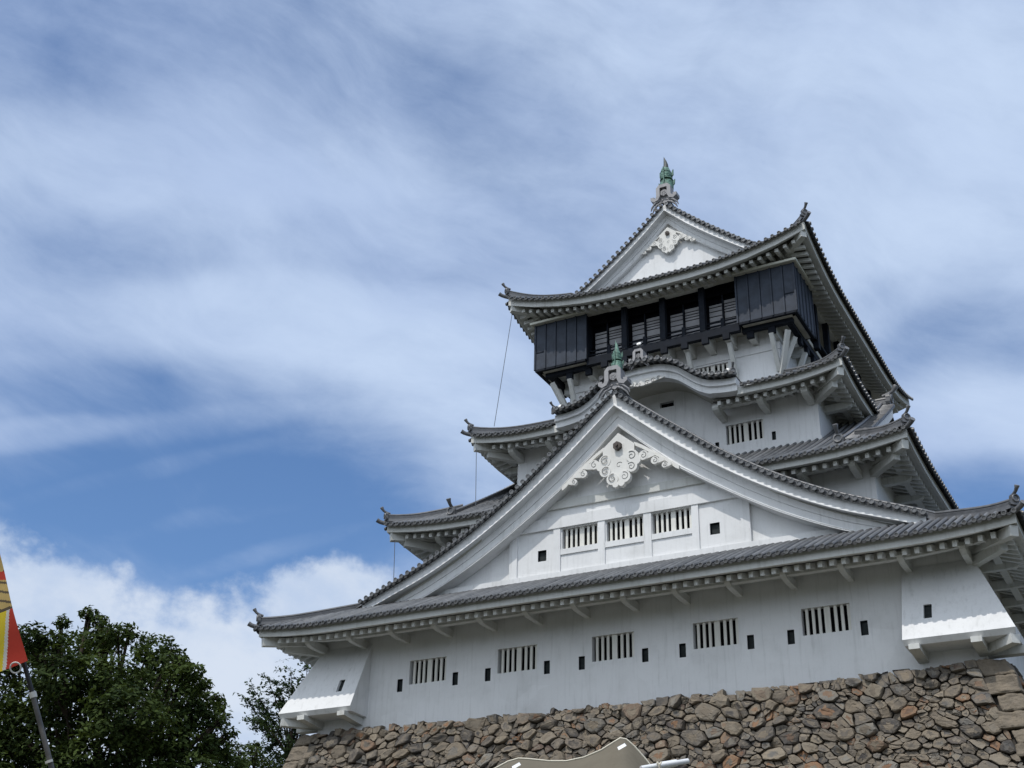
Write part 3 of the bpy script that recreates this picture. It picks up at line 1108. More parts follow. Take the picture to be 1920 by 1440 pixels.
def fish(pos, s, parent, spike_mat):
    """copper fish finial standing on its head, seen along the ridge"""
    x0, y0, z0 = pos
    T = lambda a, b, c: (x0 + a * s, y0 + b * s, z0 + c * s)
    mb = MB()
    path = [T(0, -0.05, 0.0), T(0, 0.04, 0.18), T(0.0, 0.08, 0.45), T(0.0, 0.06, 0.75), T(0, 0.0, 1.0), T(0, -0.04, 1.14), T(0, -0.05, 1.2)]
    mb.tube(path, [0.26 * s, 0.29 * s, 0.28 * s, 0.255 * s, 0.215 * s, 0.16 * s, 0.10 * s], 16, 0)
    for k in range(8):                      # dorsal plates down the middle of the back
        c = 0.10 + 0.125 * k
        f_ = interp([(0, 0.27), (0.45, 0.21), (0.75, 0.205), (1.0, 0.225), (1.2, 0.18)], c)
        mb.box(x0 - .018 * s, x0 + .018 * s, y0 - (f_ + 0.06) * s, y0 - (f_ - 0.08) * s, z0 + c * s, z0 + (c + 0.12) * s)
    for k in range(6):                      # scale bands
        c = 0.12 + 0.165 * k
        yy = interp([(0, -.02), (0.18, .04), (0.45, .08), (0.75, .06), (1.1, -.03)], c)
        rr = interp([(0.1, 0.288), (0.45, 0.288), (0.75, 0.264), (1.0, 0.225)], c)
        mb.tube([T(0, yy, c), T(0, yy + .005, c + 0.06)], [rr * s, (rr - 0.022) * s], 16, 0)
    o = mb.build('fish_finial', M_COPPER, parent)
    for sg in (-1, 1):
        f = MB()
        to = lambda a, b, d: T(sg * a, d + 0.1, b)
        f.extrude([(0.24, 0.28), (0.34, 0.38), (0.36, 0.60), (0.31, 0.56), (0.25, 0.48)], to, -0.03, 0.03)
        f.extrude([(0.22, 0.74), (0.30, 0.84), (0.30, 1.12), (0.26, 1.06), (0.20, 0.90)], to, -0.028, 0.028)
        f.build('fin', M_COPPER, o)
    f = MB()
    tp = [T(0.04, -0.05, 1.10), T(0.03, -0.03, 1.32), T(-0.01, 0.0, 1.56), T(-0.07, 0.03, 1.82)]
    f.tube(tp, [0.12 * s, 0.10 * s, 0.06 * s, 0.006], 8)
    f.build('tail', spike_mat, o)
    return o


# front gable of tier one
mb = MB()
GY = 1.28
gw = [(-1.92, 0.79), (0, 0.82), (1.96, 0.81)]
holesG = [(-2.72, -1.13, 20.29, 21.15), (-0.79, 0.81, 20.29, 21.15), (1.14, 2.76, 20.29, 21.15), (-3.80, -3.42, 19.93, 20.39), (3.46, 3.85, 19.89, 20.35)]
wall_plane(mb, -5.05, 5.05, 19.05, 21.25, GY, holesG, 0.3)
# triangular field above and beside, following the board
xs = [x * 0.25 for x in range(-44, 45)]
for xa, xb in zip(xs, xs[1:]):
    za, zb = gable_z(E1, xa) - 0.6, gable_z(E1, xb) - 0.6
    lo = 21.25 if abs((xa + xb) / 2) < 5.05 else 18.8
    y = GY if lo > 20 else GY + 0.08
    if max(za, zb) > lo:
        mb.add([(xa, y, lo), (xb, y, lo), (xb, y, max(zb, lo)), (xa, y, max(za, lo))], [(0, 1, 2, 3)])
gable1 = mb.build('gable_wall', M_WALL, keep)
gable1['label'] = 'broad front gable wall with three barred windows'
# raised timberwork in plaster: posts, beam, sills, base line
mb = MB()
for (a, b) in ((-5.06, -4.71), (-3.08, -2.78), (-1.14, -0.84), (0.80, 1.12), (2.77, 3.05), (4.70, 5.06)):
    mb.box(a, b, GY - 0.07, GY + 0.05, 19.12, 21.19)
mb.box(-5.6, 5.6, GY - 0.10, GY + 0.05, 21.19, 21.66)
for (a, b) in ((-2.775, -1.145), (-0.835, 0.795), (1.125, 2.765)):
    mb.box(a, b, GY - 0.05, GY + 0.06, 20.06, 20.285)
mb.box(-9.2, 9.2, GY - 0.13, GY + 0.05, 19.1, 19.34)
mb.build('gable_frame', M_WALL, gable1)
kp1 = [(0, 1.02), (1, 1.08), (2.6, 1.18), (4.2, 1.04), (6.2, 0.97), (8, 0.90), (9.1, 0.86), (11.8, 0.7)]
bargeboard(E1, 0.39, 11.5, 1.27, gable1, kp1)
gable_rim(E1, YV, XR - 0.1, gable1)
w_g = window_mesh(0.80, 0.43)
w_g.location = (-1.925, GY, 20.72)
copy_tree(w_g, (0.01, GY, 20.72))
copy_tree(w_g, (1.95, GY, 20.72))
l_g = loop_mesh(0.19, 0.23)
l_g.location = (-3.61, GY, 20.16)
copy_tree(l_g, (3.655, GY, 20.12))
pendant(0.05, 24.54, 0.64, 0.96, gable1)
oni_gawara((0.04, 0.28, 26.54), 0.93, keep)
fish((0.0, 0.72, 27.40), 0.80, keep, M_COPPER)
# gable ridge running back to the tier-three wall
mb = MB()
ridge_path(mb, [(0, 0.55, 26.25), (0, 2.5, 26.2), (0, 5.3, 26.2)], 0.36, 0.42, 4)
mb.build('gable_ridge', M_RIDGE, roof1)
# soffit of the front gable overhang
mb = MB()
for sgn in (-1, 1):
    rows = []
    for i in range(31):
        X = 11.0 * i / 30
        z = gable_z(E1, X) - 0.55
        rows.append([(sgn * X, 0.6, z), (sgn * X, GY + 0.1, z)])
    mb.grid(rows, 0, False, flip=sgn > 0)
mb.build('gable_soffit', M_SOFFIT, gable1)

# ------------------------------------------------------------------ tier two
X2, Y2 = 9.43, 2.83
mb = MB()
wall_plane(mb, -X2, X2, 18.5, 22.9, Y2, [])
for sgn in (-1, 1):
    mb.add([(sgn * X2, Y2, 18.5), (sgn * X2, 2 * YC - Y2, 18.5), (sgn * X2, 2 * YC - Y2, 22.9), (sgn * X2, Y2, 22.9)], [(0, 1, 2, 3)])
mb.build('wall', M_WALL, keep)
XG2 = 8.75
DR2 = 9.42


def lim2f(u):
    a = abs(u)
    if a > XG2:
        return 11.18 - a
    if a < 6.9:
        return 4.25
    return DR2


def lim2s(u):
    return min(11.18 - XG2 + 0.15, E2.hy - abs(u))


roof2 = tile_slope(E2, 'f', [u for u in arange_c(-11.1, 11.1, PITCH, 0.15) if u > 3.0], lim2f, keep, name='roof')
tile_slope(E2, 'f', [u for u in arange_c(-11.1, 11.1, PITCH, 0.15) if u < -3.0], lim2f, roof2, name='front_tiles')
roof2['label'] = 'second tier roof with tiled gables facing the two sides'
for sd in 'rl':
    tile_slope(E2, sd, arange_c(-12.7, 12.7, PITCH, 0.1), lim2s, roof2, name='side_tiles')
# far slope of the side gables
yr = E2.y0 + DR2
mb = MB()
for sgn in (-1, 1):
    rows = []
    for i in range(15):
        y = yr + 8.0 * i / 14
        z = E2.zt + interp(E2.prof, DR2 - (y - yr))
        rows.append([(sgn * 6.9, y, z), (sgn * XG2, y, z)])
    mb.grid(rows, 1, False, flip=sgn < 0)
    # side gable wall
    rows = []
    for i in range(20):
        y = 3.4 + (2 * yr - 6.8 - 0.0) * i / 19
        dd = DR2 - abs(y - yr)
        z = E2.zt + interp(E2.prof, dd) - 0.2
        rows.append([(sgn * (XG2 - 0.55), y, 22.9), (sgn * (XG2 - 0.55), y, max(z, 22.95))])
    mb.grid(rows, 2, False, flip=sgn > 0)
mb.build('side_gable', [M_TILE, M_TILED, M_WALL], roof2)
ring_mesh(E2, SEC_FASCIA, 'fascia', M_TRIM, roof2)
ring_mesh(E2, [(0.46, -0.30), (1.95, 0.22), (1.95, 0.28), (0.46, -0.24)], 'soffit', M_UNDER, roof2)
for sd in 'frl':
    rafters(E2, sd, arange_c(-(E2.half(sd) - .35), E2.half(sd) - .35, RP, 0.04), 0.38, 1.8, -0.372, 0.33, 0.145, 0.19, roof2)
ring_mesh(E2, [(0.86, -0.42), (0.86, -0.10), (1.10, -0.04), (1.10, -0.42)], 'eave_beam', M_TRIM, roof2)
brackets([s * x for s in (-1, 1) for x in (4.93, 6.9, 8.87)], [3.9 + 1.97 * k for k in range(11)], 1.12, E2, Y2, X2, 21.78, roof2, 0.24, 0.30)
corner_rafters(E2, X2, Y2, 22.35, 22.0, roof2)
# hips run to the foot of the side gable, then the descending ridges run up the slope
for sgn in (-1, 1):
    pts = []
    for i in range(9):
        c = 0.06 + (11.18 - XG2 - 0.06) * i / 8
        pts.append((sgn * (11.18 - c), E2.y0 + c, E2.zt + interp(E2.prof, c) + E2.lift(c, c) + 0.06 + 0.12 * max(0, 1 - c / 1.4) ** 2))
    mb = MB(); ridge_path(mb, pts, 0.23, 0.15)
    r_ = mb.build('hip_ridge', M_RIDGE, roof2)
    p0 = pts[0]
    end_tile(r_, (p0[0] + sgn * 0.02, p0[1] - 0.02, p0[2] + 0.02), (sgn, -1), 0.72)
    mb = MB()
    a = Vector((sgn * 11.2, E2.y0 - 0.02, E2.zt + E2.A + 0.02)); dg = Vector((sgn, -1, 0)).normalized()
    mb.tube([a - dg * 0.5 + Vector((0, 0, -.05)), a, a + dg * .16 + Vector((0, 0, .03)), a + dg * .30 + Vector((0, 0, .1))], [0.085, .09, .09, .1], 10)
    mb.build('corner_tile', M_RIDGE, roof2)
    pts = []
    for i in range(15):
        d = 0.95 + (DR2 - 0.95) * i / 14
        pts.append((sgn * (XG2 - 0.34), E2.y0 + d, E2.zt + interp(E2.prof, d) + 0.05))
    mb = MB(); ridge_path(mb, pts, 0.22, 0.15)
    r_ = mb.build('descending_ridge', M_RIDGE, roof2)
    end_tile(r_, (pts[0][0], pts[0][1], pts[0][2] + 0.02), (0, -1), 0.95)
    # verge tiles: short round tiles across the edge of the side gable
    mb = MB()
    acc = 0; d = 1.6
    while d < DR2 - 0.2:
        z = E2.zt + interp(E2.prof, d) + 0.05
        y = E2.y0 + d
        mb.tube([(sgn * (XG2 - 0.22), y, z + 0.06), (sgn * (XG2 + 0.26), y, z + 0.02), (sgn * (XG2 + 0.28), y, z + 0.02)], [0.085, 0.085, 0.093], 10)
        d += 0.255
    mb.build('verge_tiles', M_RIDGE, roof2)
    mb = MB()
    rows = []
    for i in range(15):
        d = 1.5 + (DR2 - 1.5) * i / 14
        z = E2.zt + interp(E2.prof, d); y = E2.y0 + d
        rows.append([(sgn * (XG2 + 0.10), y, z - 0.03), (sgn * (XG2 + 0.10), y, z - 0.55), (sgn * (XG2 - 0.5), y, z - 0.55), (sgn * (XG2 - 0.5), y, z - 0.03)])
    mb.grid(rows, 0, False, closed_u=True, flip=sgn < 0)
    mb.build('side_bargeboard', M_WALL, roof2)
    # ridge end ornament of the side gable
    ze = E2.zt + interp(E2.prof, DR2)
    mb = MB()
    ridge_path(mb, [(sgn * 6.9, yr, ze - 0.02), (sgn * XG2, yr, ze - 0.02)], 0.32, 0.34, 3)
    r_ = mb.build('gable_ridge', M_RIDGE, roof2)
    end_tile(r_, (sgn * (XG2 + 0.02), yr, ze + 0.10), (sgn, 0), 1.15)

# ------------------------------------------------------------------ tier three
X3, Y3 = 6.95, 5.20
mb = MB()
holes3 = [(2.97, 4.60, 25.37, 26.26), (4.93, 5.10, 25.19, 25.58), (-4.60, -2.97, 25.37, 26.26), (-5.10, -4.93, 25.19, 25.58), (2.47, 2.64, 25.19, 25.58), (-2.64, -2.47, 25.19, 25.58), (0.04, 0.69, 27.71, 27.98)]
wall_plane(mb, -X3, X3, 23.0, 28.0, Y3, [h for h in holes3 if h[3] < 27.9] + [(0.04, 0.69, 27.71, 27.98)])
for sgn in (-1, 1):
    mb.add([(sgn * X3, Y3, 23.0), (sgn * X3, 2 * YC - Y3, 23.0), (sgn * X3, 2 * YC - Y3, 28), (sgn * X3, Y3, 28)], [(0, 1, 2, 3)])
mb.box(-2.6, 2.6, Y3 + 0.002, Y3 + 0.1, 28.0, 28.6)
# plinth step
mb.box(-X3 - 0.05, X3 + 0.05, Y3 - 0.05, Y3 + 0.06, 24.4, 24.98)
mb.build('wall', M_WALL, keep)
for cx in (-3.785, 3.785):
    copy_tree(win0, (cx, Y3, 25.815))
for lx in (-5.015, 5.015, 2.555, -2.555):
    c = copy_tree(lp0, (lx, Y3, 25.385)); c.scale = (0.68, 1, 0.78)
mb = MB(); mb.box(0.0, 0.72, Y3 + 0.2, Y3 + 0.22, 27.68, 28.0)
mb.build('vent', M_DARK, keep)

KX = 4.15
kar = smooth_pts([(0, 28.86), (0.5, 28.85), (0.96, 28.78), (1.56, 28.53), (2.04, 28.15), (2.43, 27.83), (2.95, 27.56), (3.62, 27.44), (4.2, 27.42)])
KZ = lambda x: interp(kar, abs(x))


def lim3f(u):
    return min(2.95, 8.59 - abs(u))


def lim3s(u):
    return min(3.5, E3.hy - abs(u))


roof3 = tile_slope(E3, 'f', [u for u in arange_c(-8.5, 8.5, PITCH, 0.15) if u > KX], lim3f, keep, name='roof')
tile_slope(E3, 'f', [u for u in arange_c(-8.5, 8.5, PITCH, 0.15) if u < -KX], lim3f, roof3, name='front_tiles')
roof3['label'] = 'third tier roof with a wavy gable in the middle of its front'
for sd in 'rl':
    tile_slope(E3, sd, arange_c(-10.3, 10.3, PITCH, 0.1), lim3s, roof3, name='side_tiles')
kk = KX / 8.59
G3 = {'f': [(-1.0, -kk), (kk, 1.0)]}
for q_, sd_ in ((0, 'l'), (1, 'r')):
    ring_mesh(E3, SEC_FASCIA, 'fascia', M_TRIM, roof3, 'f' + sd_, {'f': [G3['f'][q_]]})
    ring_mesh(E3, [(0.86, -0.42), (0.86, -0.12), (1.10, -0.06), (1.10, -0.42)], 'eave_beam', M_TRIM, roof3, 'f' + sd_, {'f': [((-1, -0.36), (0.36, 1))[q_]]})
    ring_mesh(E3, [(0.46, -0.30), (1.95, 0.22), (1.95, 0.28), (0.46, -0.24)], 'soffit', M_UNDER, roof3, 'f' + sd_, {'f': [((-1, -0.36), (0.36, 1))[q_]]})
for q_ in (-1, 1):
    rafters(E3, 'f', [u for u in arange_c(-8.2, 8.2, RP, 0.04) if u * q_ > 2.9], 0.38, 1.8, -0.372, 0.33, 0.14, 0.18, roof3)
for sd in 'rl':
    rafters(E3, sd, arange_c(-10.0, 10.0, RP, 0.04), 0.38, 1.8, -0.372, 0.33, 0.14, 0.18, roof3)
brackets([s * x for s in (-1, 1) for x in (2.95, 4.85, 6.72)], [6.2 + 1.97 * k for k in range(8)], 1.15, E3, Y3, X3, 26.42, roof3, 0.26, 0.30)
corner_rafters(E3, X3, Y3, 27.05, 26.7, roof3)
hip_ridges(E3, 5.2, roof3, 0.23, 0.15)

# wavy gable
mb = MB()
secK = [(0.02, 0.0), (-0.16, 0.0), (-0.20, -0.05), (-0.30, -0.05), (-0.32, 0.06), (-0.46, 0.08), (-0.48, 0.05), (-0.60, 0.05), (-0.60, 0.5), (0.02, 0.5)]
rows = []
NK = 72
for i in range(NK + 1):
    X = -KX + 2 * KX * i / NK
    rows.append([(X, 3.36 + y, KZ(X) + a * (1.0 if abs(X) < 3 else 0.95)) for a, y in secK])
mb.grid(rows, 0, False, closed_u=True)
mb.add(rows[0], [tuple(range(len(secK)))]); mb.add(rows[-1], [tuple(reversed(range(len(secK))))])
wavy = mb.build('wavy_gable', M_WALL, keep)
wavy['label'] = 'wavy bargeboard over the middle of the third tier'
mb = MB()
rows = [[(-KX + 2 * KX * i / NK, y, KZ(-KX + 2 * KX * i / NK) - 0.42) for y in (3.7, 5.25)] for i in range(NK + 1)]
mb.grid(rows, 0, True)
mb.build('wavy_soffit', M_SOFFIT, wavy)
mb = MB()
rows = [[(-KX + 2 * KX * i / NK, y, KZ(-KX + 2 * KX * i / NK) + 0.10) for y in (3.0, 6.8)] for i in range(NK + 1)]
mb.grid(rows, 1, True, flip=True)
# rim discs and bright rolled edge
s = 0.0; X = 0.0; posn = [0.0]
x = 0.0; acc = 0
while x < KX:
    z0, z1 = KZ(x), KZ(x + 0.01)
    acc += math.hypot(0.01, z1 - z0); x += 0.01
    if acc > 0.30:
        posn += [x, -x]; acc = 0
for x in posn:
    k = 12; r = 0.088; zc = KZ(x) + 0.13
    ring = lambda y, rr: [(x + math.cos(2 * math.pi * j / k) * rr, y, zc + math.sin(2 * math.pi * j / k) * rr) for j in range(k)]
    mb.grid([ring(6.4, r), ring(2.98, r), ring(2.95, r * 1.12), ring(2.92, r * 1.12), ring(2.92, r * 0.8), ring(2.94, r * 0.74)], 0, False, closed_u=True)
    mb.add(ring(2.94, r * 0.74), [tuple(range(k))], 0)
rows = [[(-KX + 2 * KX * i / NK, 3.0, KZ(-KX + 2 * KX * i / NK) + z) for z in (0.12, 0.0)] for i in range(NK + 1)]
mb.grid(rows, 1, False)
rows = []
for i in range(NK + 1):
    X = -KX + 2 * KX * i / NK
    rows.append([(X, 3.30 + math.cos(a) * 0.12, KZ(X) + 0.20 + math.sin(a) * 0.11) for a in [math.pi * q / 6 for q in range(-1, 8)]])
mb.grid(rows, 0, True, flip=True)
mb.build('wavy_roof_tiles', [M_TILE, M_TILED], wavy)
oni_gawara((0.0, 3.05, 29.02), 0.62, wavy, 0.3)
mb = MB()
kk_ = [(0.06, 3.45, 29.5), (0.06, 3.2, 29.62), (0.06, 3.0, 29.78)]
mb.tube(kk_, [0.05, 0.05, 0.055], 8)
mb.tube([(0.06, 2.98, 29.79), (0.06, 2.94, 29.82)], [0.105, 0.105], 12, 1)
mb.build('horn_tile', [M_RIDGE, M_WHITEBALL], wavy)
mb = MB()
for sg in (-1, 1):
    T = lambda a, b, d: (a, 3.36 + d, b)
    fin = [(0.0, 28.33), (0.0, 27.98), (0.25, 28.0), (0.45, 28.04), (0.7, 28.12), (0.95, 28.15), (1.05, 28.19), (0.9, 28.28)]
    fin = [(sg * a, b) for a, b in fin]
    if sg > 0:
        fin = fin[::-1]
    mb.extrude(fin, T, 0.0, 0.10)
    for (a, b, r) in ((0.22, 28.06, 0.13), (0.5, 28.13, 0.11), (0.75, 28.2, 0.08)):
        spiral(mb, sg * a, b, 3.35, r, 1.2, 0.5, sg, 0.014)
mb.build('wavy_pendant', [M_CARVE, M_GROOVE], wavy)
for sg in (-1, 1):
    end_tile(wavy, (sg * 4.1, 3.15, KZ(4.1) + 0.10), (sg * 0.6, -1), 0.6)
    mb = MB(); mb.tube([(sg * 3.85, 3.3, KZ(3.85) + .3), (sg * 3.85, 3.3, KZ(3.85) + .38), (sg * 3.85, 3.3, KZ(3.85) + .44)], [0.10, 0.11, 0.05], 12)
    mb.build('white_cap', M_WHITEBALL, wavy)

# ------------------------------------------------------------------ tier four (under the black storey)
X4, Y4 = 5.1, 6.80
mb = MB()
holes4 = [(1.15, 2.70, 29.40, 30.20), (-2.70, -1.15, 29.40, 30.20)]
wall_plane(mb, -X4, X4, 27.5, 31.6, Y4, holes4)
for sgn in (-1, 1):
    mb.add([(sgn * X4, Y4, 27.5), (sgn * X4, 21.3, 27.5), (sgn * X4, 21.3, 31.6), (sgn * X4, Y4, 31.6)], [(0, 1, 2, 3)])
mb.box(-X4 - 0.03, X4 + 0.03, Y4 - 0.05, Y4 + 0.04, 30.28, 30.62)
mb.build('wall', M_WALL, keep)
w4 = window_mesh(0.775, 0.40)
w4.location = (1.925, Y4, 29.80)
copy_tree(w4, (-1.925, Y4, 29.80))
# floor of the black storey: white deck, black edge beam, joists
BX, BY = 6.34, 5.55
BYB = 2 * YC - BY
mb = MB()
mb.box(-5.95, 5.95, BY + 0.35, BYB - 0.35, 31.30, 31.5)
deck = mb.build('balcony_floor', M_SOFFIT, keep)
mb = MB()
mb.box(-3.7, 3.7, BY + 0.12, BY + 0.36, 30.98, 31.36)
mb.box(-6.0, -3.7, BY + 0.42, BY + 0.66, 31.0, 31.28)
mb.box(3.7, 6.0, BY + 0.42, BY + 0.66, 31.0, 31.28)
for sgn in (-1, 1):
    a, b = sorted((sgn * 5.68, sgn * 5.92))
    mb.box(a, b, BY + 0.68, BYB - 0.4, 31.0, 31.28)
mb.build('edge_beam', M_BLACK, keep)


def joist(parent):
    g = MB()
    g.box(-0.155, 0.155, 0.0, 0.17, -0.31, 0.0, 0)
    g.hexa([(-0.145, 0.172, -0.29), (0.145, 0.172, -0.29), (0.145, 1.2, -0.33), (-0.145, 1.2, -0.33), (-0.145, 0.172, 0.36), (0.145, 0.172, 0.36), (0.145, 1.2, 0.36), (-0.145, 1.2, 0.36)], 1)
    return g.build('joist', [M_BLACK, M_TRIM], parent)


j0 = joist(keep)
j0.location = (0.13, BY + 0.08, 31.0)
for k in range(1, 6):
    for sgn in (-1, 1):
        c = j0.copy(); COL.objects.link(c); c.location = (0.13 + sgn * 0.98 * k, BY + (0.08 if k < 4 else 0.45), 31.0)
for k in range(1, 8):
    for sgn in (-1, 1):
        c = j0.copy(); COL.objects.link(c)
        c.rotation_euler = (0, 0, sgn * math.pi / 2)
        c.location = (sgn * 5.9, 6.6 + 0.98 * k, 31.0)
# slanting braces
for (x0, x1) in ((3.08, 3.08), (5.0, 5.0), (1.12, 1.12), (-2.8, -2.8), (-4.75, -4.75), (-0.85, -0.85)):
    g = MB()
    g.bar((x0, Y4 + 0.02, 29.2), (x1, 6.02, 30.70), 0.19, 0.20, 0, (0, 1, 0.3))
    g.build('brace', M_TRIM, keep)
for sgn in (-1, 1):
    for (tx, ty) in ((5.72, 6.12), (5.78, 6.9)):
        g = MB()
        g.bar((sgn * (X4 - 0.04), Y4 + 0.04, 29.0), (sgn * tx, ty, 30.72), 0.19, 0.20, 0, (sgn, -1, 0.3))
        g.build('brace', M_TRIM, keep)
    for k in range(6):
        g = MB()
        y = 8.4 + 1.96 * k
        g.bar((sgn * X4, y, 29.0), (sgn * 5.78, y, 30.70), 0.19, 0.20, 0, (sgn, 0, 0.3))
        g.build('brace', M_TRIM, keep)


# black shutter boxes wrapping the front corners
def shutter_box(sgn):
    xi, xo, yf, yb, zb, zt = 3.68, BX, BY, 8.2, 31.28, 33.66
    mb = MB()
    m = lambda a, b: sorted((sgn * a, sgn * b))
    x0, x1 = m(xi, xo)
    mb.box(x0, x1, yf, yf + 0.12, zb, zt, 0)                       # front leaf
    a, b = m(xo - 0.12, xo)
    mb.box(a, b, yf + 0.122, yb, zb, zt, 0)                           # side leaf
    a, b = m(xi, xi + 0.10)
    mb.box(a, b, yf + 0.122, yf + 0.75, zb, zt, 1)
    n = 5
    for k in range(n + 1):
        x = xi + (xo - xi) * k / n
        a, b = m(x - 0.035, x + 0.035)
        mb.box(a, b, yf - 0.045, yf - 0.002, zb - 0.03, zt + 0.02, 0)
        # black strip beside the batten, standing in for its shadow
        a, b = m(x + 0.037, x + 0.062) if sgn > 0 else m(x - 0.062, x - 0.037)
        mb.box(a, b, yf - 0.004, yf - 0.0015, zb + 0.01, zt - 0.01, 1)
    n = 5
    for k in range(n + 1):
        y = yf + (yb - yf) * k / n
        a, b = m(xo + 0.002, xo + 0.045)
        mb.box(a, b, y - 0.035, y + 0.035, zb - 0.03, zt + 0.02, 0)
    # horizontal joint on the outermost panel
    a, b = m(xo - 0.48, xo - 0.05)
    mb.box(a, b, yf - 0.02, yf - 0.003, zb + 0.87, zb + 0.91, 1)
    # sill below
    a, b = m(xi + 0.05, xo)
    mb.box(a, b, yf + 0.004, yf + 0.16, zb - 0.10, zb - 0.004, 1)
    a, b = m(xo - 0.16, xo - 0.004)
    mb.box(a, b, yf + 0.163, yb, zb - 0.10, zb - 0.004, 1)
    o = mb.build('shutter_box', [M_PANEL, M_BLACK], keep)
    g = MB()
    a, b = m(xi + 0.12, xo - 0.3)
    g.box(a, b, yf + 0.165, yf + 0.42, zb - 0.07, zb - 0.02)
    a, b = m(xo - 0.42, xo - 0.17)
    g.box(a, b, yf + 0.43, yb - 0.1, zb - 0.07, zb - 0.02)
    g.build('underside_strip', M_SOFFIT, o)
    g = MB()
    a, b = m(xo - 0.6, xo - 0.002)
    g.box(a, b, yb, yb + 0.1, zb, zt)
    g.build('end_board', M_BLACK, o)
    return o


for sgn in (-1, 1):
    shutter_box(sgn)
# open bays between them
for x in (-1.80, 0.10, 2.0):
    g = MB(); g.box(x - 0.13, x + 0.13, BY + 0.10, BY + 0.36, 31.364, 33.62)
    g.build('post', M_BLACK, keep)
g = MB()
for z, h in ((31.60, 0.05), (31.78, 0.05)):
    g.box(-3.66, 3.66, BY + 0.38, BY + 0.44, z, z + h)
for x in (-2.7, -0.9, 1.0, 2.85):
    g.box(x - 0.08, x + 0.08, BY + 0.37, BY + 0.46, 31.364, 31.95)
g.build('railing', M_BLACK, keep)
# recessed dark wall with pale screens
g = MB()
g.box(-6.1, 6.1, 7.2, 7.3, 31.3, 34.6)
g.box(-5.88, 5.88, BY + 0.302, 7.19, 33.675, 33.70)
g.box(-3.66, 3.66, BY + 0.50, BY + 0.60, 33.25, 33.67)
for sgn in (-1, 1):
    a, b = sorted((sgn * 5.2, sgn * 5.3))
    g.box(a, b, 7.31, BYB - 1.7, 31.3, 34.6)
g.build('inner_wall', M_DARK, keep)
for x0 in (-3.5, -1.61, 0.29, 2.17):
    for (a, b, z0, z1, hs) in ((x0, x0 + 0.62, 31.50, 32.88, (0.10, 0.17, 0.21, 0.22, 0.22, 0.2, 0.2)), (x0 + 0.71, x0 + 1.38, 31.50, 33.0, (0.15, 0.10, 0.09, 0.10, 0.30, 0.24, 0.2, 0.2))):
        g = MB()
        z = z1
        for q, h in enumerate(hs):
            if z - h < z0:
                break
            g.box(a, b, 6.20 + 0.006 * q, 6.23 + 0.006 * q, z - h, z)
            z -= h + 0.045
        g.build('slatted_screen', M_SCREEN, keep)
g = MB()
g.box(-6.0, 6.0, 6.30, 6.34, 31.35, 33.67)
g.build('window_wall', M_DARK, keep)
g = MB()
for xm in (-2.84, -0.945, 0.955, 2.835):
    g.box(xm - 0.03, xm + 0.03, 6.10, 6.18, 31.4, 33.6)
g.build('window_bars', M_BLACK, keep)
# dark side opening behind each box
for sgn in (-1, 1):
    g = MB()
    for k in range(6):
        y = 9.4 + 1.9 * k
        a, b = sorted((sgn * 5.95, sgn * 6.2))
        g.box(a, b, y - .15, y + .15, 31.3, 33.6)
    a, b = sorted((sgn * 6.0, sgn * 6.15))
    g.box(a, b, 8.35, BYB, 31.7, 31.78)
    g.build('side_railing', M_BLACK, keep)

# cream soffit board and gutter
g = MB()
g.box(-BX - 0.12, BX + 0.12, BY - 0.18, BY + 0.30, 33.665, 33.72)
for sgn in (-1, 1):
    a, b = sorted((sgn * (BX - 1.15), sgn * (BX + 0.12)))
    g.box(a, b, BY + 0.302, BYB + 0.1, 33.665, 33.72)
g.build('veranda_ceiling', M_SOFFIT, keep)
g = MB()
g.box(-BX - 0.20, BX + 0.20, BY - 0.24, BY - 0.183, 33.66, 33.77)
for sgn in (-1, 1):
    a, b = sorted((sgn * (BX + 0.123), sgn * (BX + 0.20)))
    g.box(a, b, BY - 0.18, BYB, 33.66, 33.77)
g.build('gutter', M_GUTTER, keep)
g = MB()
for k in range(14):
    x = -6.0 + k * 0.92
    g.box(x - 0.04, x + 0.04, BY - 0.15, BY + 0.0, 33.722, 33.80)
g.build('gutter_clips', M_BLACK, keep)

# ------------------------------------------------------------------ top roof
YVT = 6.72
cT = YVT - ET.y0
XRT = 7.39 - cT


def limTf(u):
    return min(3.5, 7.39 - abs(u))


def limTs(u):
    c = ET.hy - abs(u)
    return max(c, 0) if c < cT else 7.39


roofT = tile_slope(ET, 'f', arange_c(-7.3, 7.3, PITCH, 0.15), limTf, keep, name='roof')
roofT['label'] = 'topmost roof with sharply upturned corners and a front gable'
for sd in 'rl':
    tile_slope(ET, sd, arange_c(-9.4, 9.4, PITCH, 0.1), limTs, roofT, name='side_tiles')
SEC_FT = [(0.11, -0.05), (0.11, -0.44), (0.20, -0.445), (0.22, -0.42), (0.50, -0.36), (0.50, -0.05)]
ring_mesh(ET, SEC_FT, 'fascia', M_TRIM, roofT, 'frlb')
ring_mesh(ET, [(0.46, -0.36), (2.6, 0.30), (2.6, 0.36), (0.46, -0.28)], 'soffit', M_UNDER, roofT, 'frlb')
for sd in 'frlb':
    rafters(ET, sd, arange_c(-(ET.half(sd) - .3), ET.half(sd) - .3, 0.39, 0.02), 0.38, 2.2, -0.42, 0.30, 0.15, 0.16, roofT)
ring_mesh(ET, [(1.25, -0.36), (1.25, 0.05), (1.5, 0.1), (1.5, -0.36)], 'eave_beam', M_TRIM, roofT, 'frl')
corner_rafters(ET, 5.6, 6.2, 34.3, 34.2, roofT, 0.2, 0.26, 0.34, False)
g = MB()
g.box(-5.6, 5.6, 6.1, 2 * YC - 6.1, 33.75, 35.0)
g.build('wall', M_SOFFIT, keep)
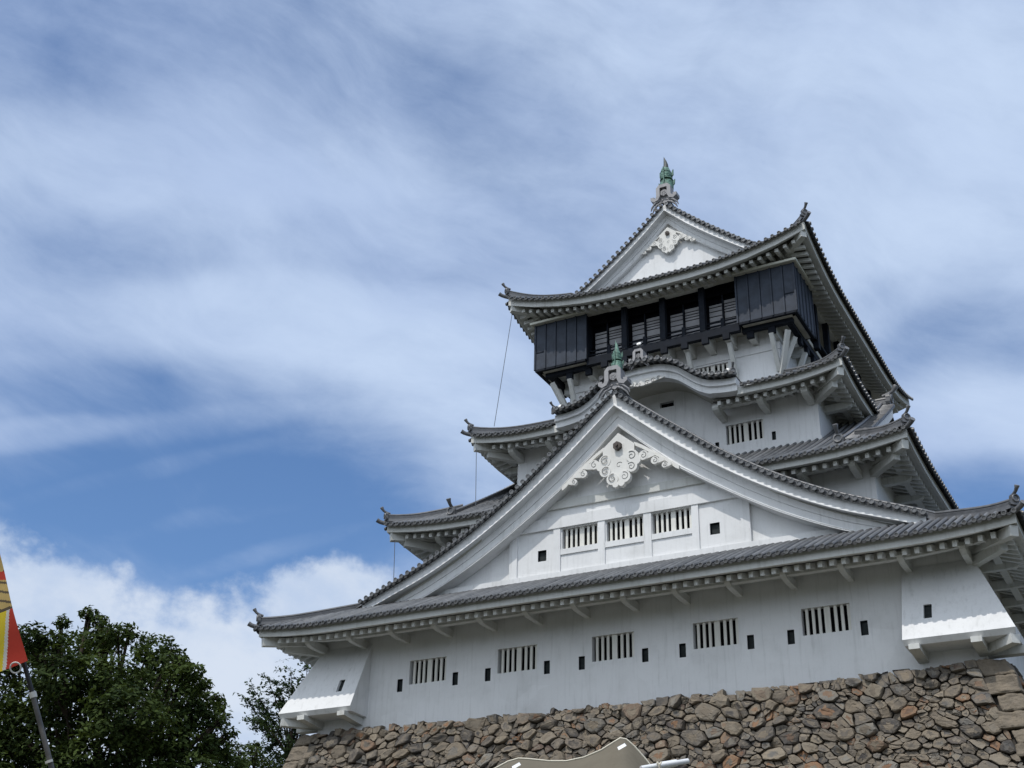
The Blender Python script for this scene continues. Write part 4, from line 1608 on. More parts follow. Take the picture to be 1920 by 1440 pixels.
upT = [(XRT - (XRT - 0.2) * i / 20, YVT + 0.2, gable_z(ET, XRT - (XRT - 0.2) * i / 20) + 0.03) for i in range(1, 21)]
hip_ridges(ET, XRT, roofT, 0.23, 0.14, upT)
# top gable
mb = MB()
GYT = 7.22
for xa, xb in zip([x * 0.25 for x in range(-17, 17)], [x * 0.25 for x in range(-16, 18)]):
    za, zb = gable_z(ET, xa) - 0.5, gable_z(ET, xb) - 0.5
    if max(za, zb) > 35.4:
        mb.add([(xa, GYT, 35.4), (xb, GYT, 35.4), (xb, GYT, max(zb, 35.4)), (xa, GYT, max(za, 35.4))], [(0, 1, 2, 3)])
gableT = mb.build('gable_wall', M_WALL, keep)
gableT['label'] = 'small plain gable wall under the topmost ridge'
bargeboard(ET, 6.66, 4.6, 0.95, gableT, [(0, 0.95), (1, 1.08), (2.4, 1.02), (4, 0.9), (5, 0.85)])
gable_rim(ET, YVT, XRT - 0.1, gableT)
pendant(0.0, 38.34, 6.98, 0.60, gableT)
oni_gawara((0.03, 6.62, 39.74), 0.97, keep)
fish((0.02, 6.98, 40.42), 1.20, keep, M_COPPERD)
mb = MB()
ridge_path(mb, [(0, 6.9, 39.45), (0, 10, 39.4), (0, 18, 39.4), (0, 20.9, 39.45)], 0.4, 0.5, 4)
mb.build('gable_ridge', M_RIDGE, roofT)
mb = MB()
for sgn in (-1, 1):
    rows = [[(sgn * 4.6 * i / 16, 7.0, gable_z(ET, 4.6 * i / 16) - 0.45), (sgn * 4.6 * i / 16, GYT + 0.1, gable_z(ET, 4.6 * i / 16) - 0.45)] for i in range(17)]
    mb.grid(rows, 0, False, flip=sgn > 0)
mb.build('gable_soffit', M_SOFFIT, gableT)

# lightning cables at the left and right corners


def cable(a, b, sag=0.0):
    mb = MB()
    a = Vector(a); b = Vector(b)
    pts = [a.lerp(b, i / 8) + Vector((0, 0, -sag * 4 * (i / 8) * (1 - i / 8))) for i in range(9)]
    mb.tube(pts, 0.014, 6)
    mb.build('lightning_cable', M_WIRE, keep)


cable((-7.07, 4.5, 34.0), (-7.85, 4.5, 28.2))
cable((-8.1, 3.4, 26.7), (-8.02, 3.4, 23.9))
cable((-10.75, 1.35, 21.95), (-10.65, 1.35, 19.6))

# ------------------------------------------------------------------ ground
mb = MB()
mb.add([(-900, -900, 0), (900, -900, 0), (900, 900, 0), (-900, 900, 0)], [(0, 1, 2, 3)])
m, t, b = new_mat('gravel_ground')
g = t.n('ShaderNodeNewGeometry').outputs['Position']
f1 = t.noise(g, 0.12, 5, 0.6); f2 = t.noise(g, 14, 6, 0.7)
colr = t.mix(t.rng(f1, 0.4, 0.65), c4((0.105, 0.098, 0.085)), c4((0.045, 0.060, 0.028)))
t.l(t.mix(t.math('MULTIPLY', t.rng(f2, 0.3, 0.7), 0.5), colr, c4((0.13, 0.12, 0.105))), b.inputs['Base Color'])
b.inputs['Roughness'].default_value = 0.95
bump(t, b, f2, 0.5, 0.03)
gr = mb.build('ground', m)
gr['kind'] = 'structure'

rgh = np.random.default_rng(77)
mb = MB()
rows = []
for i in range(73):
    a = math.pi * (0.95 + 1.36 * i / 72)
    rr = 105 + 10 * math.sin(a * 9)
    h = 27 + 5 * math.sin(a * 7) + rgh.uniform(-3, 3)
    rows.append([(CAMP.x + math.cos(a) * (rr - 14 + q * 26), CAMP.y + math.sin(a) * (rr - 14 + q * 26), h * min(1.0, q * 1.6) ** 0.7 + (rgh.uniform(-1.5, 1.5) if q > 0.2 else 0) - (0.3 if q == 0 else 0)) for q in (0, 0.12, 0.3, 0.55, 0.8, 1.0)])
mb.grid(rows, 0, True)
hl = mb.build('horizon_blocker', simple('horizon_blocker_green', (0.03, 0.045, 0.018), 0.95, 0.5, 0.5, 0, 0.1, 0.6))  # unseen dark ring behind the viewer, added to block low sky light
hl['kind'] = 'structure'

# ------------------------------------------------------------------ stone base
ms, t, b = new_mat('rubble_stone')
geo = t.n('ShaderNodeNewGeometry')
g = geo.outputs['Position']; isl = geo.outputs['Random Per Island']
base = t.ramp(isl, [(0.0, (0.058, 0.055, 0.054)), (0.12, (0.088, 0.082, 0.077)), (0.26, (0.150, 0.128, 0.102)), (0.44, (0.188, 0.158, 0.122)), (0.56, (0.118, 0.108, 0.098)), (0.68, (0.225, 0.193, 0.150)), (0.78, (0.150, 0.134, 0.114)), (0.85, (0.215, 0.115, 0.063)), (0.90, (0.060, 0.058, 0.060)), (1.0, (0.20, 0.19, 0.17))])
n1 = t.noise(g, 3.5, 6, 0.65); n2 = t.noise(g, 13, 6, 0.7); n3 = t.noise(t.mapping(g, (3, 3, 12)), 1.0, 5, 0.6)
cc = t.mix(t.rng(n1, 0.35, 0.7), base, t.mix(0.45, base, c4((0.25, 0.205, 0.15))))
cc = t.mix(t.math('MULTIPLY', t.rng(n2, 0.57, 0.78), 0.45), cc, c4((0.045, 0.042, 0.038)))
cc = t.mix(t.math('MULTIPLY', t.rng(n2, 0.25, 0.42, 1, 0), 0.35), cc, c4((0.33, 0.31, 0.27)))
t.l(cc, b.inputs['Base Color'])
b.inputs['Roughness'].default_value = 0.92
b.inputs['Specular IOR Level'].default_value = 0.25
hh = t.math('ADD', t.math('MULTIPLY', n2, 0.7), t.math('MULTIPLY', n3, 0.8))
bump(t, b, hh, 0.7, 0.05)
M_STONE = ms
M_DIRT = simple('dark_joint_earth', (0.048, 0.043, 0.037), 0.95, 0.4, 5.0)

base_t = thing('stone_wall', 'battered rubble stone base wall carrying the white castle keep', 'stone wall', (0, YC, 0))
TOPZ = 13.52
BAT = 0.33


def clip_poly(poly, nx, ny, c):
    out = []
    n = len(poly)
    for i in range(n):
        p, q = poly[i], poly[(i + 1) % n]
        dp = p[0] * nx + p[1] * ny - c; dq = q[0] * nx + q[1] * ny - c
        if dp <= 0:
            out.append(p)
        if (dp < 0 < dq) or (dq < 0 < dp):
            k = dp / (dp - dq)
            out.append((p[0] + (q[0] - p[0]) * k, p[1] + (q[1] - p[1]) * k))
    return out


def stone_cells(u0, u1, v0, v1, seed):
    """cells of a power diagram: many stone sizes packed together"""
    rg = np.random.default_rng(seed)
    pts = []
    AN = 0.74
    area = (u1 - u0) * AN * (v1 - v0)
    radii = np.concatenate([rg.uniform(0.30, 0.42, int(area * 0.6)), rg.uniform(0.19, 0.30, int(area * 3.2)), rg.uniform(0.10, 0.17, int(area * 8)), rg.uniform(0.045, 0.08, int(area * 12))])
    P = np.zeros((0, 3))
    for r in radii:
        for _ in range(14 if r > 0.18 else 6):
            p = np.array([rg.uniform(u0, u1) * AN, rg.uniform(v0, v1)])
            if len(P) == 0 or np.all(np.hypot(P[:, 0] - p[0], P[:, 1] - p[1]) > (P[:, 2] + r) * 0.70):
                P = np.vstack([P, [p[0], p[1], r]])
                break
    cells = []
    for i in range(len(P)):
        x, y, r = P[i]
        d = np.hypot(P[:, 0] - x, P[:, 1] - y)
        near = np.where((d < 1.6) & (d > 0))[0]
        near = near[np.argsort(d[near])][:40]
        poly = [(u0 * AN, v0), (u1 * AN, v0), (u1 * AN, v1), (u0 * AN, v1)]
        poly = [(x - 1, y - 1), (x + 1, y - 1), (x + 1, y + 1), (x - 1, y + 1)]
        for nx_, ny_, c_ in ((1, 0, u1 * AN), (-1, 0, -u0 * AN), (0, 1, v1), (0, -1, -v0)):
            poly = clip_poly(poly, nx_, ny_, c_)
        for j in near:
            x2, y2, r2 = P[j]
            c_ = (x2 * x2 + y2 * y2 - 0.45 * r2 * r2 - x * x - y * y + 0.45 * r * r) / 2
            poly = clip_poly(poly, x2 - x, y2 - y, c_)
            if len(poly) < 3:
                break
        if len(poly) >= 3:
            cells.append(([(a / AN, b_) for a, b_ in poly], r))
    return cells


def stone_face(cells, mapf, name, seed, parent):
    rg = np.random.default_rng(seed)
    mb = MB()
    for poly, r in cells:
        cx = sum(p[0] for p in poly) / len(poly); cy = sum(p[1] for p in poly) / len(poly)
        # irregular outline: slightly bevelled corners, broken edges
        q = []
        n = len(poly)
        per = sum(math.hypot(poly[i][0] - poly[i - 1][0], poly[i][1] - poly[i - 1][1]) for i in range(n))
        for i in range(n):
            a, b_ = poly[i], poly[(i + 1) % n]
            el = math.hypot(a[0] - b_[0], a[1] - b_[1])
            if el < per * 0.05:
                q.append(((a[0] + b_[0]) / 2, (a[1] + b_[1]) / 2))
                continue
            k = min(0.4, rg.uniform(0.012, 0.045) / max(el, 0.05))
            q.append((a[0] + (b_[0] - a[0]) * k, a[1] + (b_[1] - a[1]) * k))
            if el > 0.25:
                m_ = rg.uniform(0.35, 0.65)
                q.append((a[0] + (b_[0] - a[0]) * m_ + rg.normal(0, 0.012), a[1] + (b_[1] - a[1]) * m_ + rg.normal(0, 0.012)))
            q.append((a[0] + (b_[0] - a[0]) * (1 - k), a[1] + (b_[1] - a[1]) * (1 - k)))
        gap = rg.uniform(0.006, 0.03) if r > 0.1 else rg.uniform(0.002, 0.015)
        out = []
        for a, b_ in q:
            dx, dy = a - cx, b_ - cy
            ln = math.hypot(dx, dy) + 1e-6
            s_ = max(0.35, 1 - gap / ln) * rg.uniform(0.95, 1.02)
            out.append((cx + dx * s_, cy + dy * s_))
        n = len(out)
        tx, ty = rg.normal(0, 0.22, 2)
        hgt = rg.uniform(0.05, 0.13) * min(1.4, r / 0.25 + 0.3) - (0.05 if r < 0.18 else 0)
        push = rg.uniform(-0.05, 0.06)
        top = cy < 0.42
        lift = rg.uniform(-0.06, 0.16) if top else 0
        # face broken along one crease
        ca = rg.uniform(0, math.pi * 2); cn = (math.cos(ca), math.sin(ca)); off = rg.uniform(-0.4, 0.5) * r; fall = rg.uniform(0.15, 0.75) if rg.random() < 0.7 else 0.0

        def ring(sc, dep, jit):
            rr = []
            for a, b_ in out:
                aa = cx + (a - cx) * sc + rg.normal(0, jit); bb = cy + (b_ - cy) * sc + rg.normal(0, jit)
                if top and bb < cy:
                    bb -= lift
                t_ = ((aa - cx) * cn[0] + (bb - cy) * cn[1]) - off
                dd = dep + push + (aa - cx) * tx + (bb - cy) * ty * (1 if dep > 0 else 0)
                if dep > 0 and t_ > 0:
                    dd -= min(t_ * fall, 0.16)
                rr.append(mapf(aa, bb, dd + (rg.normal(0, 0.008) if dep > 0 else 0)))
            return rr
        rows = [ring(1.0, -0.42, 0), ring(1.0, -0.04, 0.004), ring(0.965, hgt * 0.70, 0.006), ring(0.86, hgt, 0.014), ring(0.48, hgt * 1.02, 0.03)]
        mb.grid(rows, 0, False, closed_u=True, flip=True)
        mb.add(rows[-1], [tuple(reversed(range(n)))], 0)
    return mb.build(name, M_STONE, parent)


def map_front(u, v, d):
    u0, v0 = u, v
    e_ = max(0.0, 1 - abs(u0) / 12.4) * min(1.0, v0 / 0.5)
    u = u0 + e_ ** 0.3 * (0.10 * math.sin(2.1 * v0 + 1.3 * u0) + 0.05 * math.sin(4.3 * v0 - 2.7 * u0)) if e_ > 0 else u0
    v = v0 + min(1.0, v0 / 0.6) * (0.11 * math.sin(1.35 * u0 + 1.1 * v0) + 0.06 * math.sin(3.1 * u0 - 1.7 * v0))
    w = 1 + BAT * v / 13.5
    return (u * w, -0.30 - BAT * v - d, TOPZ - v + sagz(u))


def sagz(u):
    return 0.16 * (abs(u) / 13.5) ** 3 - 0.05


def map_right(u, v, d):
    return (13.45 + BAT * v + d, -0.30 - BAT * v + u, TOPZ - v + 0.1)


def map_left(u, v, d):
    return (-13.45 - BAT * v - d, -0.30 - BAT * v + u, TOPZ - v + 0.1)


stone_face(stone_cells(-12.75, 12.6, 0.0, 5.2, 3), map_front, 'rubble_face', 4, base_t)
stone_face(stone_cells(0.9, 7.0, 0.0, 4.0, 5), map_right, 'rubble_face', 6, base_t)
stone_face([([(b_[0], b_[1]) for b_ in reversed(c_)], r_) for c_, r_ in stone_cells(0.9, 7.0, 0.0, 4.0, 8)], lambda u, v, d: map_left(u, v, d), 'rubble_face', 9, base_t)
# corner blocks, long side alternating
TEX_ROCK = bpy.data.textures.new('rock_noise', 'CLOUDS')
TEX_ROCK.noise_scale = 0.42
TEX_ROCK.noise_depth = 3
for sgn in (-1, 1):
    v = 0.02
    k = 0
    while v < 5.0:
        h = random.uniform(0.42, 0.62)
        lx, ly = ((1.15, 0.75) if k % 2 else (0.8, 1.5))
        lx *= random.uniform(0.85, 1.15)
        mb = MB()
        rows = []
        x1 = 13.45 + BAT * v; y0 = -0.30 - BAT * v
        dz = TOPZ - v + 0.10
        j = lambda s_=0.03: random.uniform(-s_, s_)
        tl = random.uniform(-0.05, 0.05)
        x1b, y0b = x1 + BAT * (h - .03), y0 - BAT * (h - .03)
        V = [(sgn * (x1b - lx + j()), y0b - .05 + j(), dz - h + .03 + tl), (sgn * (x1b + .05 + j()), y0b - .05 + j(), dz - h + .03 + j()), (sgn * (x1b + .05 + j()), y0b + ly + j(), dz - h + .03), (sgn * (x1b - lx), y0b + ly, dz - h + .03),
             (sgn * (x1 - lx + j(.06)), y0 - .05 + j(), dz + tl), (sgn * (x1 + .04 + j()), y0 - .04 + j(), dz + j()), (sgn * (x1 + .04 + j()), y0 + ly + j(), dz), (sgn * (x1 - lx), y0 + ly, dz)]
        mb.hexa([Vector(p) for p in V])
        o = mb.build('corner_stone', M_STONE, base_t)
        bv = o.modifiers.new('bevel', 'BEVEL'); bv.width = 0.07; bv.segments = 2
        sb = o.modifiers.new('facets', 'SUBSURF'); sb.subdivision_type = 'SIMPLE'; sb.levels = 4; sb.render_levels = 4
        dp = o.modifiers.new('rough', 'DISPLACE'); dp.texture = TEX_ROCK; dp.strength = 0.22; dp.mid_level = 0.5; dp.texture_coords = 'GLOBAL'
        v += h
        k += 1
# earth and stone core behind the facing, down to the ground
mb = MB()
rows = []
for i in range(12):
    v = 13.4 * i / 11
    e = BAT * v - 0.16
    zz = TOPZ - v - 0.10
    rows.append([(-13.45 - e, -0.3 - e, zz), (13.45 + e, -0.3 - e, zz), (13.45 + e, 2 * YC + 0.3 + e, zz), (-13.45 - e, 2 * YC + 0.3 + e, zz)])
mb.grid(rows, 0, False, closed_u=True, flip=True)
mb.add(rows[0], [(0, 1, 2, 3)], 0)
mb.build('wall_core', M_DIRT, base_t)
# lower rubble that no-one sees closely, one coarse face
stone_face([c_ for c_ in stone_cells(-13.0, 13.0, 5.25, 12.9, 15) if c_[1] > 0.18], map_front, 'lower_rubble', 16, base_t)


# ------------------------------------------------------------------ trees
def leaf_mat(name, lo, hi):
    m, t, b = new_mat(name)
    geo = t.n('ShaderNodeNewGeometry')
    n1 = t.noise(geo.outputs['Position'], 0.7, 4, 0.6)
    f = t.math('ADD', t.math('MULTIPLY', geo.outputs['Random Per Island'], 0.55), t.math('MULTIPLY', t.rng(n1, 0.35, 0.65), 0.45))
    t.l(t.mix(f, c4(lo), c4(hi)), b.inputs['Base Color'])
    b.inputs['Roughness'].default_value = 0.75
    b.inputs['Specular IOR Level'].default_value = 0.12
    tr = t.n('ShaderNodeBsdfTranslucent')
    t.l(t.mix(f, c4(tuple(c * 1.1 for c in lo)), c4((hi[0] * 1.5, hi[1] * 1.4, hi[2] * 0.8))), tr.inputs['Color'])
    mx = t.n('ShaderNodeMixShader'); mx.inputs[0].default_value = 0.22
    t.l(b.outputs[0], mx.inputs[1]); t.l(tr.outputs[0], mx.inputs[2])
    t.l(mx.outputs[0], t.nodes['Material Output'].inputs['Surface'])
    return m


M_LEAF = leaf_mat('broad_leaf', (0.012, 0.024, 0.008), (0.068, 0.098, 0.024))
M_LEAF2 = leaf_mat('feathery_leaf', (0.018, 0.036, 0.020), (0.060, 0.095, 0.040))
M_BARK = simple('bark', (0.055, 0.043, 0.033), 0.95, 0.4, 6.0, 0, 0.2, 0.6)


def leaf_mesh(name, centres, normals, size, mat, parent, aspect=0.5, seed=0):
    """many small pointed leaf faces"""
    rg = np.random.default_rng(seed)
    n = len(centres)
    nr = normals + rg.normal(0, 0.55, (n, 3))
    nr /= np.linalg.norm(nr, axis=1, keepdims=True) + 1e-9
    a = rg.normal(0, 1, (n, 3))
    a -= nr * np.sum(a * nr, axis=1, keepdims=True)
    a /= np.linalg.norm(a, axis=1, keepdims=True) + 1e-9
    b_ = np.cross(nr, a)
    s = size * rg.uniform(0.65, 1.35, (n, 1))
    mid = 0.12 * s
    V = np.stack([centres - a * s, centres + b_ * s * aspect - nr * mid * 0, centres + a * s - nr * mid, centres - b_ * s * aspect], 1).reshape(-1, 3)
    me = bpy.data.meshes.new(name)
    me.vertices.add(4 * n)
    me.vertices.foreach_set('co', V.astype(np.float32).ravel())
    me.loops.add(4 * n)
    me.loops.foreach_set('vertex_index', np.arange(4 * n, dtype=np.int32))
    me.polygons.add(n)
    me.polygons.foreach_set('loop_start', np.arange(0, 4 * n, 4, dtype=np.int32))
    me.polygons.foreach_set('loop_total', np.full(n, 4, dtype=np.int32))
    me.update(calc_edges=True)
    me.materials.append(mat)
    o = bpy.data.objects.new(name, me)
    COL.objects.link(o)
    attach(o, parent)
    return o


def clump_tree(label, base, clumps, trunk_r, leaf, mat, seed, per=700, name='tree'):
    rg = np.random.default_rng(seed)
    base = Vector(base)
    t_ = thing(name, label, 'tree', base)
    mb = MB()
    cc = Vector(np.mean([c[:3] for c in clumps], axis=0))
    fork = base.lerp(Vector((cc.x, cc.y, cc.z)), 0.62)
    mb.tube([base, base.lerp(fork, 0.5) + Vector((0.15, 0, 0)), fork], [trunk_r * 1.25, trunk_r, trunk_r * 0.8], 10)
    for c in clumps:
        p = Vector(c[:3])
        m1 = fork.lerp(p, 0.5) + Vector(rg.normal(0, 0.25, 3)) - Vector((0, 0, 0.25))
        mb.tube([fork, m1, p], [trunk_r * 0.34, trunk_r * 0.12, 0.012], 6)
        for _ in range(4):
            q = p + Vector(rg.normal(0, 1, 3)).normalized() * c[3] * 0.8
            mb.tube([m1.lerp(p, 0.6), p.lerp(q, 0.5), q], [0.05, 0.03, 0.008], 4)
    mb.build('trunk', M_BARK, t_)
    C, N = [], []
    for c in clumps:
        n = int(per * (c[3] ** 2) / 1.3 * rg.uniform(0.75, 1.1))
        d = rg.normal(0, 1, (n, 3)); d /= np.linalg.norm(d, axis=1, keepdims=True)
        rr = c[3] * (0.42 + 0.50 * rg.random((n, 1)) ** 0.6)
        # uneven clump: lobed radius
        k = rg.normal(0, 1, (5, 3))
        lob = 1 + 0.24 * np.sin(3.1 * d @ k.T).sum(1, keepdims=True) / 1.6
        p = np.array(c[:3]) + d * rr * lob * np.array([1.1, 1.1, 0.78])
        nn = d * 0.6 + np.array([0, 0, 0.75])
        C.append(p); N.append(nn)
    leaf_mesh('crown', np.concatenate(C), np.concatenate(N), leaf, mat, t_, 0.45, seed + 1)
    return t_


def px_clumps(spec, dist, depth, seed):
    """clump centres given where they stand: (photo x, photo y, radius m); spread in depth"""
    rg = np.random.default_rng(seed)
    out = []
    for (x, y, r) in spec:
        p = at_dist(x, y, dist + rg.uniform(-depth, depth) * (0.5 if r < 0.7 else 1))
        out.append((p.x, p.y, p.z, r))
    return out


spec = [(165, 1150, 0.32), (118, 1168, 0.26), (188, 1165, 0.28), (60, 1200, 0.6), (88, 1235, 0.55), (150, 1215, 0.8), (195, 1200, 0.65), (232, 1190, 0.5), (285, 1225, 0.75), (315, 1245, 0.65),
        (345, 1265, 0.6), (372, 1285, 0.45), (395, 1315, 0.55), (410, 1350, 0.35), (20, 1230, 0.9), (-60, 1250, 1.3), (120, 1275, 1.0), (200, 1270, 1.1), (260, 1290, 1.1), (330, 1320, 0.95),
        (380, 1340, 0.7), (60, 1320, 1.2), (150, 1340, 1.2), (230, 1350, 1.2), (300, 1375, 1.1), (360, 1390, 0.95), (405, 1400, 0.6), (0, 1370, 1.3), (90, 1400, 1.2), (180, 1425, 1.3), (270, 1430, 1.2), (350, 1450, 1.0), (420, 1440, 0.7), (-100, 1350, 1.6), (40, 1470, 1.4), (-50, 1450, 1.5), (150, 1500, 1.4), (300, 1500, 1.3),
        (430, 1375, 0.25), (340, 1245, 0.28), (100, 1200, 0.4)]
cl = px_clumps(spec, 42, 2.6, 21)
bc = at_dist(150, 1420, 42)
clump_tree('big dark broad-crowned tree filling the lower left corner behind the striped banner', (bc.x, bc.y, 0), cl, 0.34, 0.088, M_LEAF, 22, 2300)

spec = [(505, 1428, 0.9), (455, 1420, 0.8), (440, 1450, 1.0), (520, 1470, 1.2), (560, 1450, 0.8), (480, 1400, 0.45), (545, 1420, 0.5)]
cl = px_clumps(spec, 66, 1.2, 31)
bc = at_dist(480, 1460, 66)
clump_tree('low dark bushy tree between the big tree and the stone wall corner', (bc.x, bc.y, 0), cl, 0.2, 0.10, M_LEAF, 32, 1300)

# airy tree with feathery leaves beside the left corner of the keep
rg = np.random.default_rng(41)
D_ = 60.0
bt = at_dist(530, 1440, D_)
tree = thing('tree', 'slender airy tree with feathery leaves right beside the left corner of the keep', 'tree', (bt.x, bt.y, 0))
mb = MB()
C, N = [], []
tips = [(500, 1265), (545, 1250), (475, 1290), (465, 1310), (520, 1300), (560, 1275), (580, 1225), (590, 1250), (490, 1335), (465, 1345), (530, 1340), (555, 1320), (505, 1375), (545, 1380), (575, 1340), (600, 1300), (480, 1310), (515, 1275), (565, 1360), (540, 1290), (535, 1410), (500, 1400), (470, 1355), (590, 1390)]
root = Vector((bt.x, bt.y, 0))
f0 = at_dist(548, 1425, D_)
mb.tube([root, root.lerp(f0, 0.6) + Vector((.2, 0, 0)), f0], [0.16, 0.13, 0.09], 8)
for (x, y) in tips:
    tp = at_dist(x, y, D_ + rg.uniform(-1.0, 1.0))
    m1 = f0.lerp(tp, 0.45) + Vector(rg.normal(0, 0.14, 3)) + Vector((0, 0, 0.12))
    mb.tube([f0, m1, tp], [0.05, 0.03, 0.008], 5)
    for _ in range(18):
        s_ = m1.lerp(tp, rg.uniform(0.1, 1.0))
        e_ = s_ + Vector((rg.normal(0, 0.34), rg.normal(0, 0.34), rg.normal(0.02, 0.24)))
        mb.tube([s_, s_.lerp(e_, .5) + Vector((0, 0, .03)), e_], [0.008, 0.006, 0.003], 3)
        for q in range(13):
            p = s_.lerp(e_, 0.15 + 0.85 * q / 12)
            side = Vector(rg.normal(0, 0.055, 3))
            C.append(p + side); N.append((0, 0, 1.0))
mb.build('trunk', M_BARK, tree)
leaf_mesh('crown', np.array([tuple(c) for c in C]), np.array(N, float), 0.085, M_LEAF2, tree, 0.5, 43)

# ------------------------------------------------------------------ banner on its leaning pole
M_RED = simple('red_cloth', (0.50, 0.045, 0.025), 0.85, 0.12, 3.0)
M_YEL = simple('yellow_cloth', (0.72, 0.55, 0.03), 0.85, 0.10, 3.0)
M_TAN = simple('tan_cloth', (0.50, 0.36, 0.13), 0.85, 0.12, 3.0)
M_BRN = simple('brown_print', (0.10, 0.075, 0.045), 0.85, 0.12, 3.0)
M_ORG = simple('orange_print', (0.62, 0.14, 0.02), 0.85, 0.1, 3.0)
M_WHT = simple('white_cloth', (0.66, 0.64, 0.58), 0.85, 0.1, 3.0)
M_POLE = simple('grey_pole', (0.10, 0.095, 0.09), 0.5, 0.35, 8.0)
M_PBLK = simple('black_pole_wrap', (0.012, 0.012, 0.014), 0.5, 0.3, 8.0)
M_TAPE = simple('white_tape', (0.55, 0.54, 0.50), 0.6, 0.1, 8.0)
PA = at_dist(99, 1448, 7.0)
PB = at_dist(44, 1240, 7.06)
pd = (PB - PA).normalized()
foot = PA - pd * (PA.z / pd.z)
top = PB + pd * 2.4
bn = thing('banner', 'red and yellow printed banner on a leaning grey pole at the left edge', 'banner', foot)
mb = MB(); mb.tube([foot, PA, at_dist(62, 1305, 7.04)], [0.018, 0.0135, 0.0125], 12)
mb.build('pole', M_POLE, bn)
mb = MB(); mb.tube([at_dist(62, 1305, 7.04), PB, top], [0.012, 0.011, 0.010], 12)
mb.build('upper_pole', M_PBLK, bn)
mb = MB()
ta = at_dist(62, 1303, 7.04)
mb.tube([ta - pd * 0.014, ta + pd * 0.014], 0.018, 12)
mb.build('tape', M_TAPE, bn)
mb = MB()
tb_ = at_dist(92, 1428, 7.0)
mb.tube([tb_ - pd * 0.006, tb_ + pd * 0.006], 0.019, 12)
mb.build('tape', M_TAPE, bn)
# cloth: s up along the pole, w to the left
left = (-RIGHT - pd * (-RIGHT).dot(pd)).normalized()
left = (left + Vector((0, 0, -0.02))).normalized()
nrm = left.cross(pd).normalized()
mb = MB()
nS, nW = 460, 130
Ls, Lw = 2.2, 0.62
c0 = at_dist(45, 1241, 6.98)


def cloth(s_, w_):
    wob = 0.03 * math.sin(3.2 * s_ + 4 * w_) * (0.3 + w_ * 1.5) + 0.012 * math.sin(11 * s_ + 2) + 0.011 * math.sin(38 * w_ + 5 * s_) * min(1.0, w_ * 9)
    return c0 + pd * (s_ - 0.02 * w_ - 0.05 * w_ * w_) + left * w_ + nrm * wob


rows = [[cloth(Ls * i / nS, Lw * j / nW - 0.015) for j in range(nW + 1)] for i in range(nS + 1)]


def cloth_mat(s_, w_):
    if s_ < 0.27:
        lim = 0.095 * (1 - s_ / 0.27)
        if w_ < lim:
            return 0
        if w_ < lim + 0.017:
            return 5
        if math.hypot(w_ - 0.142, (s_ - 0.195) * 1.0) < 0.055:
            return 4
        return 1
    if s_ < 0.28 + 0.05 * w_:
        return 3
    if 0.42 < s_ - 0.3 * w_ < 0.465:
        return 0
    if s_ < 0.42 + 0.3 * w_:
        return 3 if ((s_ - w_ * 0.55) % 0.05) < 0.012 else 2
    if s_ < 0.62:
        return 3 if ((s_ + w_ * 0.5) % 0.09) < 0.011 else 2
    return 0 if s_ < 0.95 else (1 if s_ < 1.4 else 0)


o0 = len(mb.v)
mb.v.extend([tuple(p) for r_ in rows for p in r_])
for i in range(nS):
    for j in range(nW):
        a = i * (nW + 1) + j
        mb.f.append((a, a + 1, a + nW + 2, a + nW + 1))
        mb.mi.append(cloth_mat(Ls * (i + .5) / nS, Lw * (j + .5) / nW - 0.015)); mb.sm.append(True)
mb.build('cloth', [M_RED, M_YEL, M_TAN, M_BRN, M_ORG, M_WHT], bn)
mb = MB()
rc = at_dist(29, 1252, 7.0)
mb.tube([rc + (RIGHT * math.cos(a) + UP * math.sin(a)) * 0.026 for a in [2 * math.pi * k / 20 for k in range(21)]], 0.004, 6, 0, False)
mb.build('tie_ring', M_TAPE, bn)

# ------------------------------------------------------------------ event tent in front of the wall
M_CANV = simple('beige_canvas', (0.36, 0.325, 0.265), 0.85, 0.28, 2.2, 0, 0.2, 0.6)
_t = NT(M_CANV.node_tree)
_tr = _t.n('ShaderNodeBsdfTranslucent'); _tr.inputs['Color'].default_value = (0.42, 0.37, 0.29, 1)
_mx = _t.n('ShaderNodeMixShader'); _mx.inputs[0].default_value = 0.30
_t.l(_t.nodes['Principled BSDF'].outputs[0], _mx.inputs[1]); _t.l(_tr.outputs[0], _mx.inputs[2])
_t.l(_mx.outputs[0], _t.nodes['Material Output'].inputs['Surface'])
M_HEM = simple('pale_hem', (0.62, 0.58, 0.48), 0.8, 0.1, 4.0)
M_METAL = simple('white_tent_tube', (0.72, 0.73, 0.74), 0.4, 0.06, 5.0)
D0 = 8.5
tf = at_dist(1100, 1500, D0)
tent = thing('tent', 'slack beige canvas tent roof at the bottom edge in front of the stone wall', 'tent', (tf.x, tf.y, 0))
hem = [(905, 1452), (930, 1440), (952, 1428), (972, 1422), (990, 1423), (1030, 1427), (1062, 1427), (1095, 1420), (1128, 1406), (1150, 1392), (1163, 1384), (1174, 1386), (1190, 1400), (1212, 1425), (1224, 1442)]
rows = []
HF = Vector((FWD.x, FWD.y, 0)).normalized()
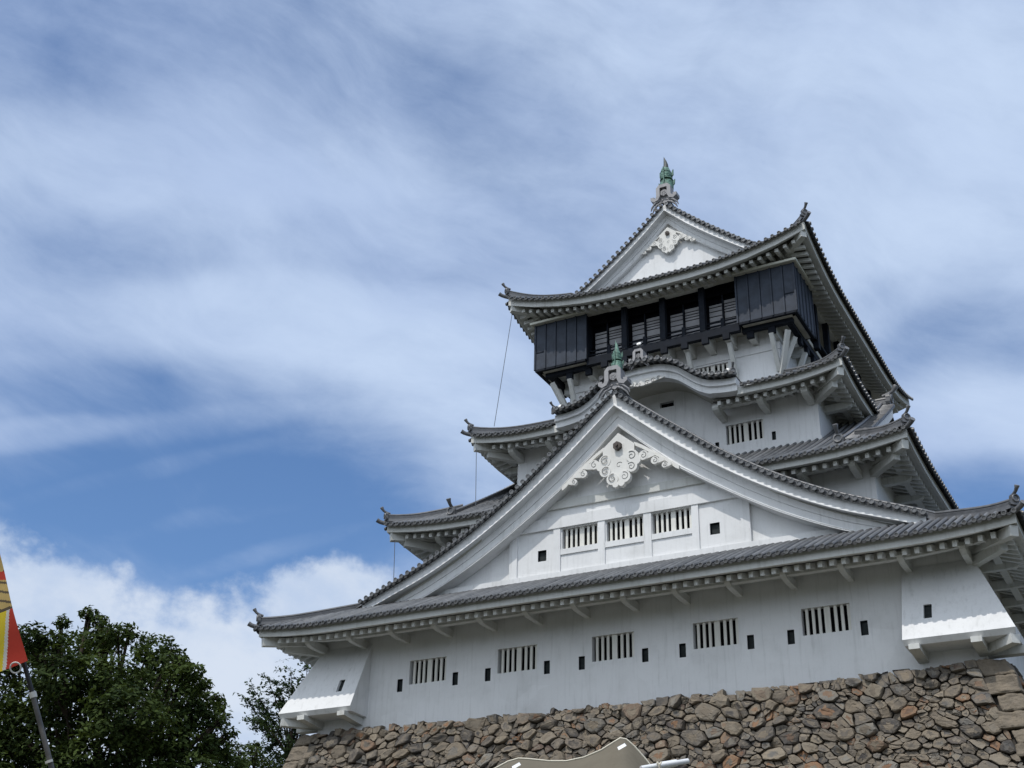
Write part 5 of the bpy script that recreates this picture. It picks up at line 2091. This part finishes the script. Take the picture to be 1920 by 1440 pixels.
for i_, (x, y) in enumerate(hem):
    base_p = at_dist(x, y, D0)
    col_ = []
    for k in range(11):
        q = k / 10
        # slack cloth: the ridges fade into one shallow belly behind the front hem
        flat = (1418 - y) / 40.0 * 0.16
        col_.append(base_p + HF * (2.4 * q) + Vector((0, 0, -flat * q * 0.8 - 0.10 * math.sin(q * math.pi) + 0.12 * q + 0.012 * math.sin(i_ * 2.1 + q * 5) * q)) + RIGHT * (0.25 * q))
    rows.append(col_)
mb = MB()
mb.grid(rows, 0, True)
mb.build('canopy', M_CANV, tent)
mb = MB(); mb.tube([at_dist(x, y, D0) for x, y in hem], 0.006, 6)
mb.build('hem', M_HEM, tent)
for (x, y, w_) in ((1166, 1400, 1.0), (968, 1436, 1.0)):
    mb = MB()
    c_ = at_dist(x, y, D0 - 0.22)
    a = Vector((RIGHT.x, RIGHT.y, 0)).normalized() * 0.85 + Vector((0, 0, 0.5))
    bq = Vector((0, 0, 0.75)) + HF * 0.75 - RIGHT * 0.3
    mb.hexa([c_ - a * .028 - bq * .011 + FWD * .005, c_ + a * .028 - bq * .011 + FWD * .005, c_ + a * .028 - bq * .011 - FWD * .005, c_ - a * .028 - bq * .011 - FWD * .005,
             c_ - a * .026 + bq * .013 + FWD * .005, c_ + a * .026 + bq * .013 + FWD * .005, c_ + a * .026 + bq * .013 - FWD * .005, c_ - a * .026 + bq * .013 - FWD * .005])
    mb.build('sunlit_gap_plate', M_METAL, tent)  # white plate tilted to catch sun, standing in for a sunlit gap
for (x, y) in ((900, 1458), (1228, 1450)):
    mb = MB()
    p_ = at_dist(x, y, D0)
    mb.tube([p_, (p_.x, p_.y, 0)], 0.02, 10)
    mb.build('leg', M_METAL, tent)
mb = MB()
mb.tube([at_dist(1202, 1441, D0 - 0.3), at_dist(1290, 1427, D0 - 0.1)], 0.016, 10)
mb.tube([at_dist(1240, 1435, D0 - 0.2), at_dist(1268, 1430.5, D0 - 0.13)], 0.021, 10)
mb.build('cross_bar', M_METAL, tent)
mb = MB()
mb.tube([at_dist(1232, 1429, D0 - 0.25), at_dist(1237, 1436, D0 - 0.26), at_dist(1236, 1450, D0 - 0.26)], 0.008, 6)
mb.tube([at_dist(1240, 1429, D0 - 0.25), at_dist(1236, 1436, D0 - 0.265), at_dist(1240, 1450, D0 - 0.26)], 0.006, 6)
mb.build('tie_cord', M_HEM, tent)
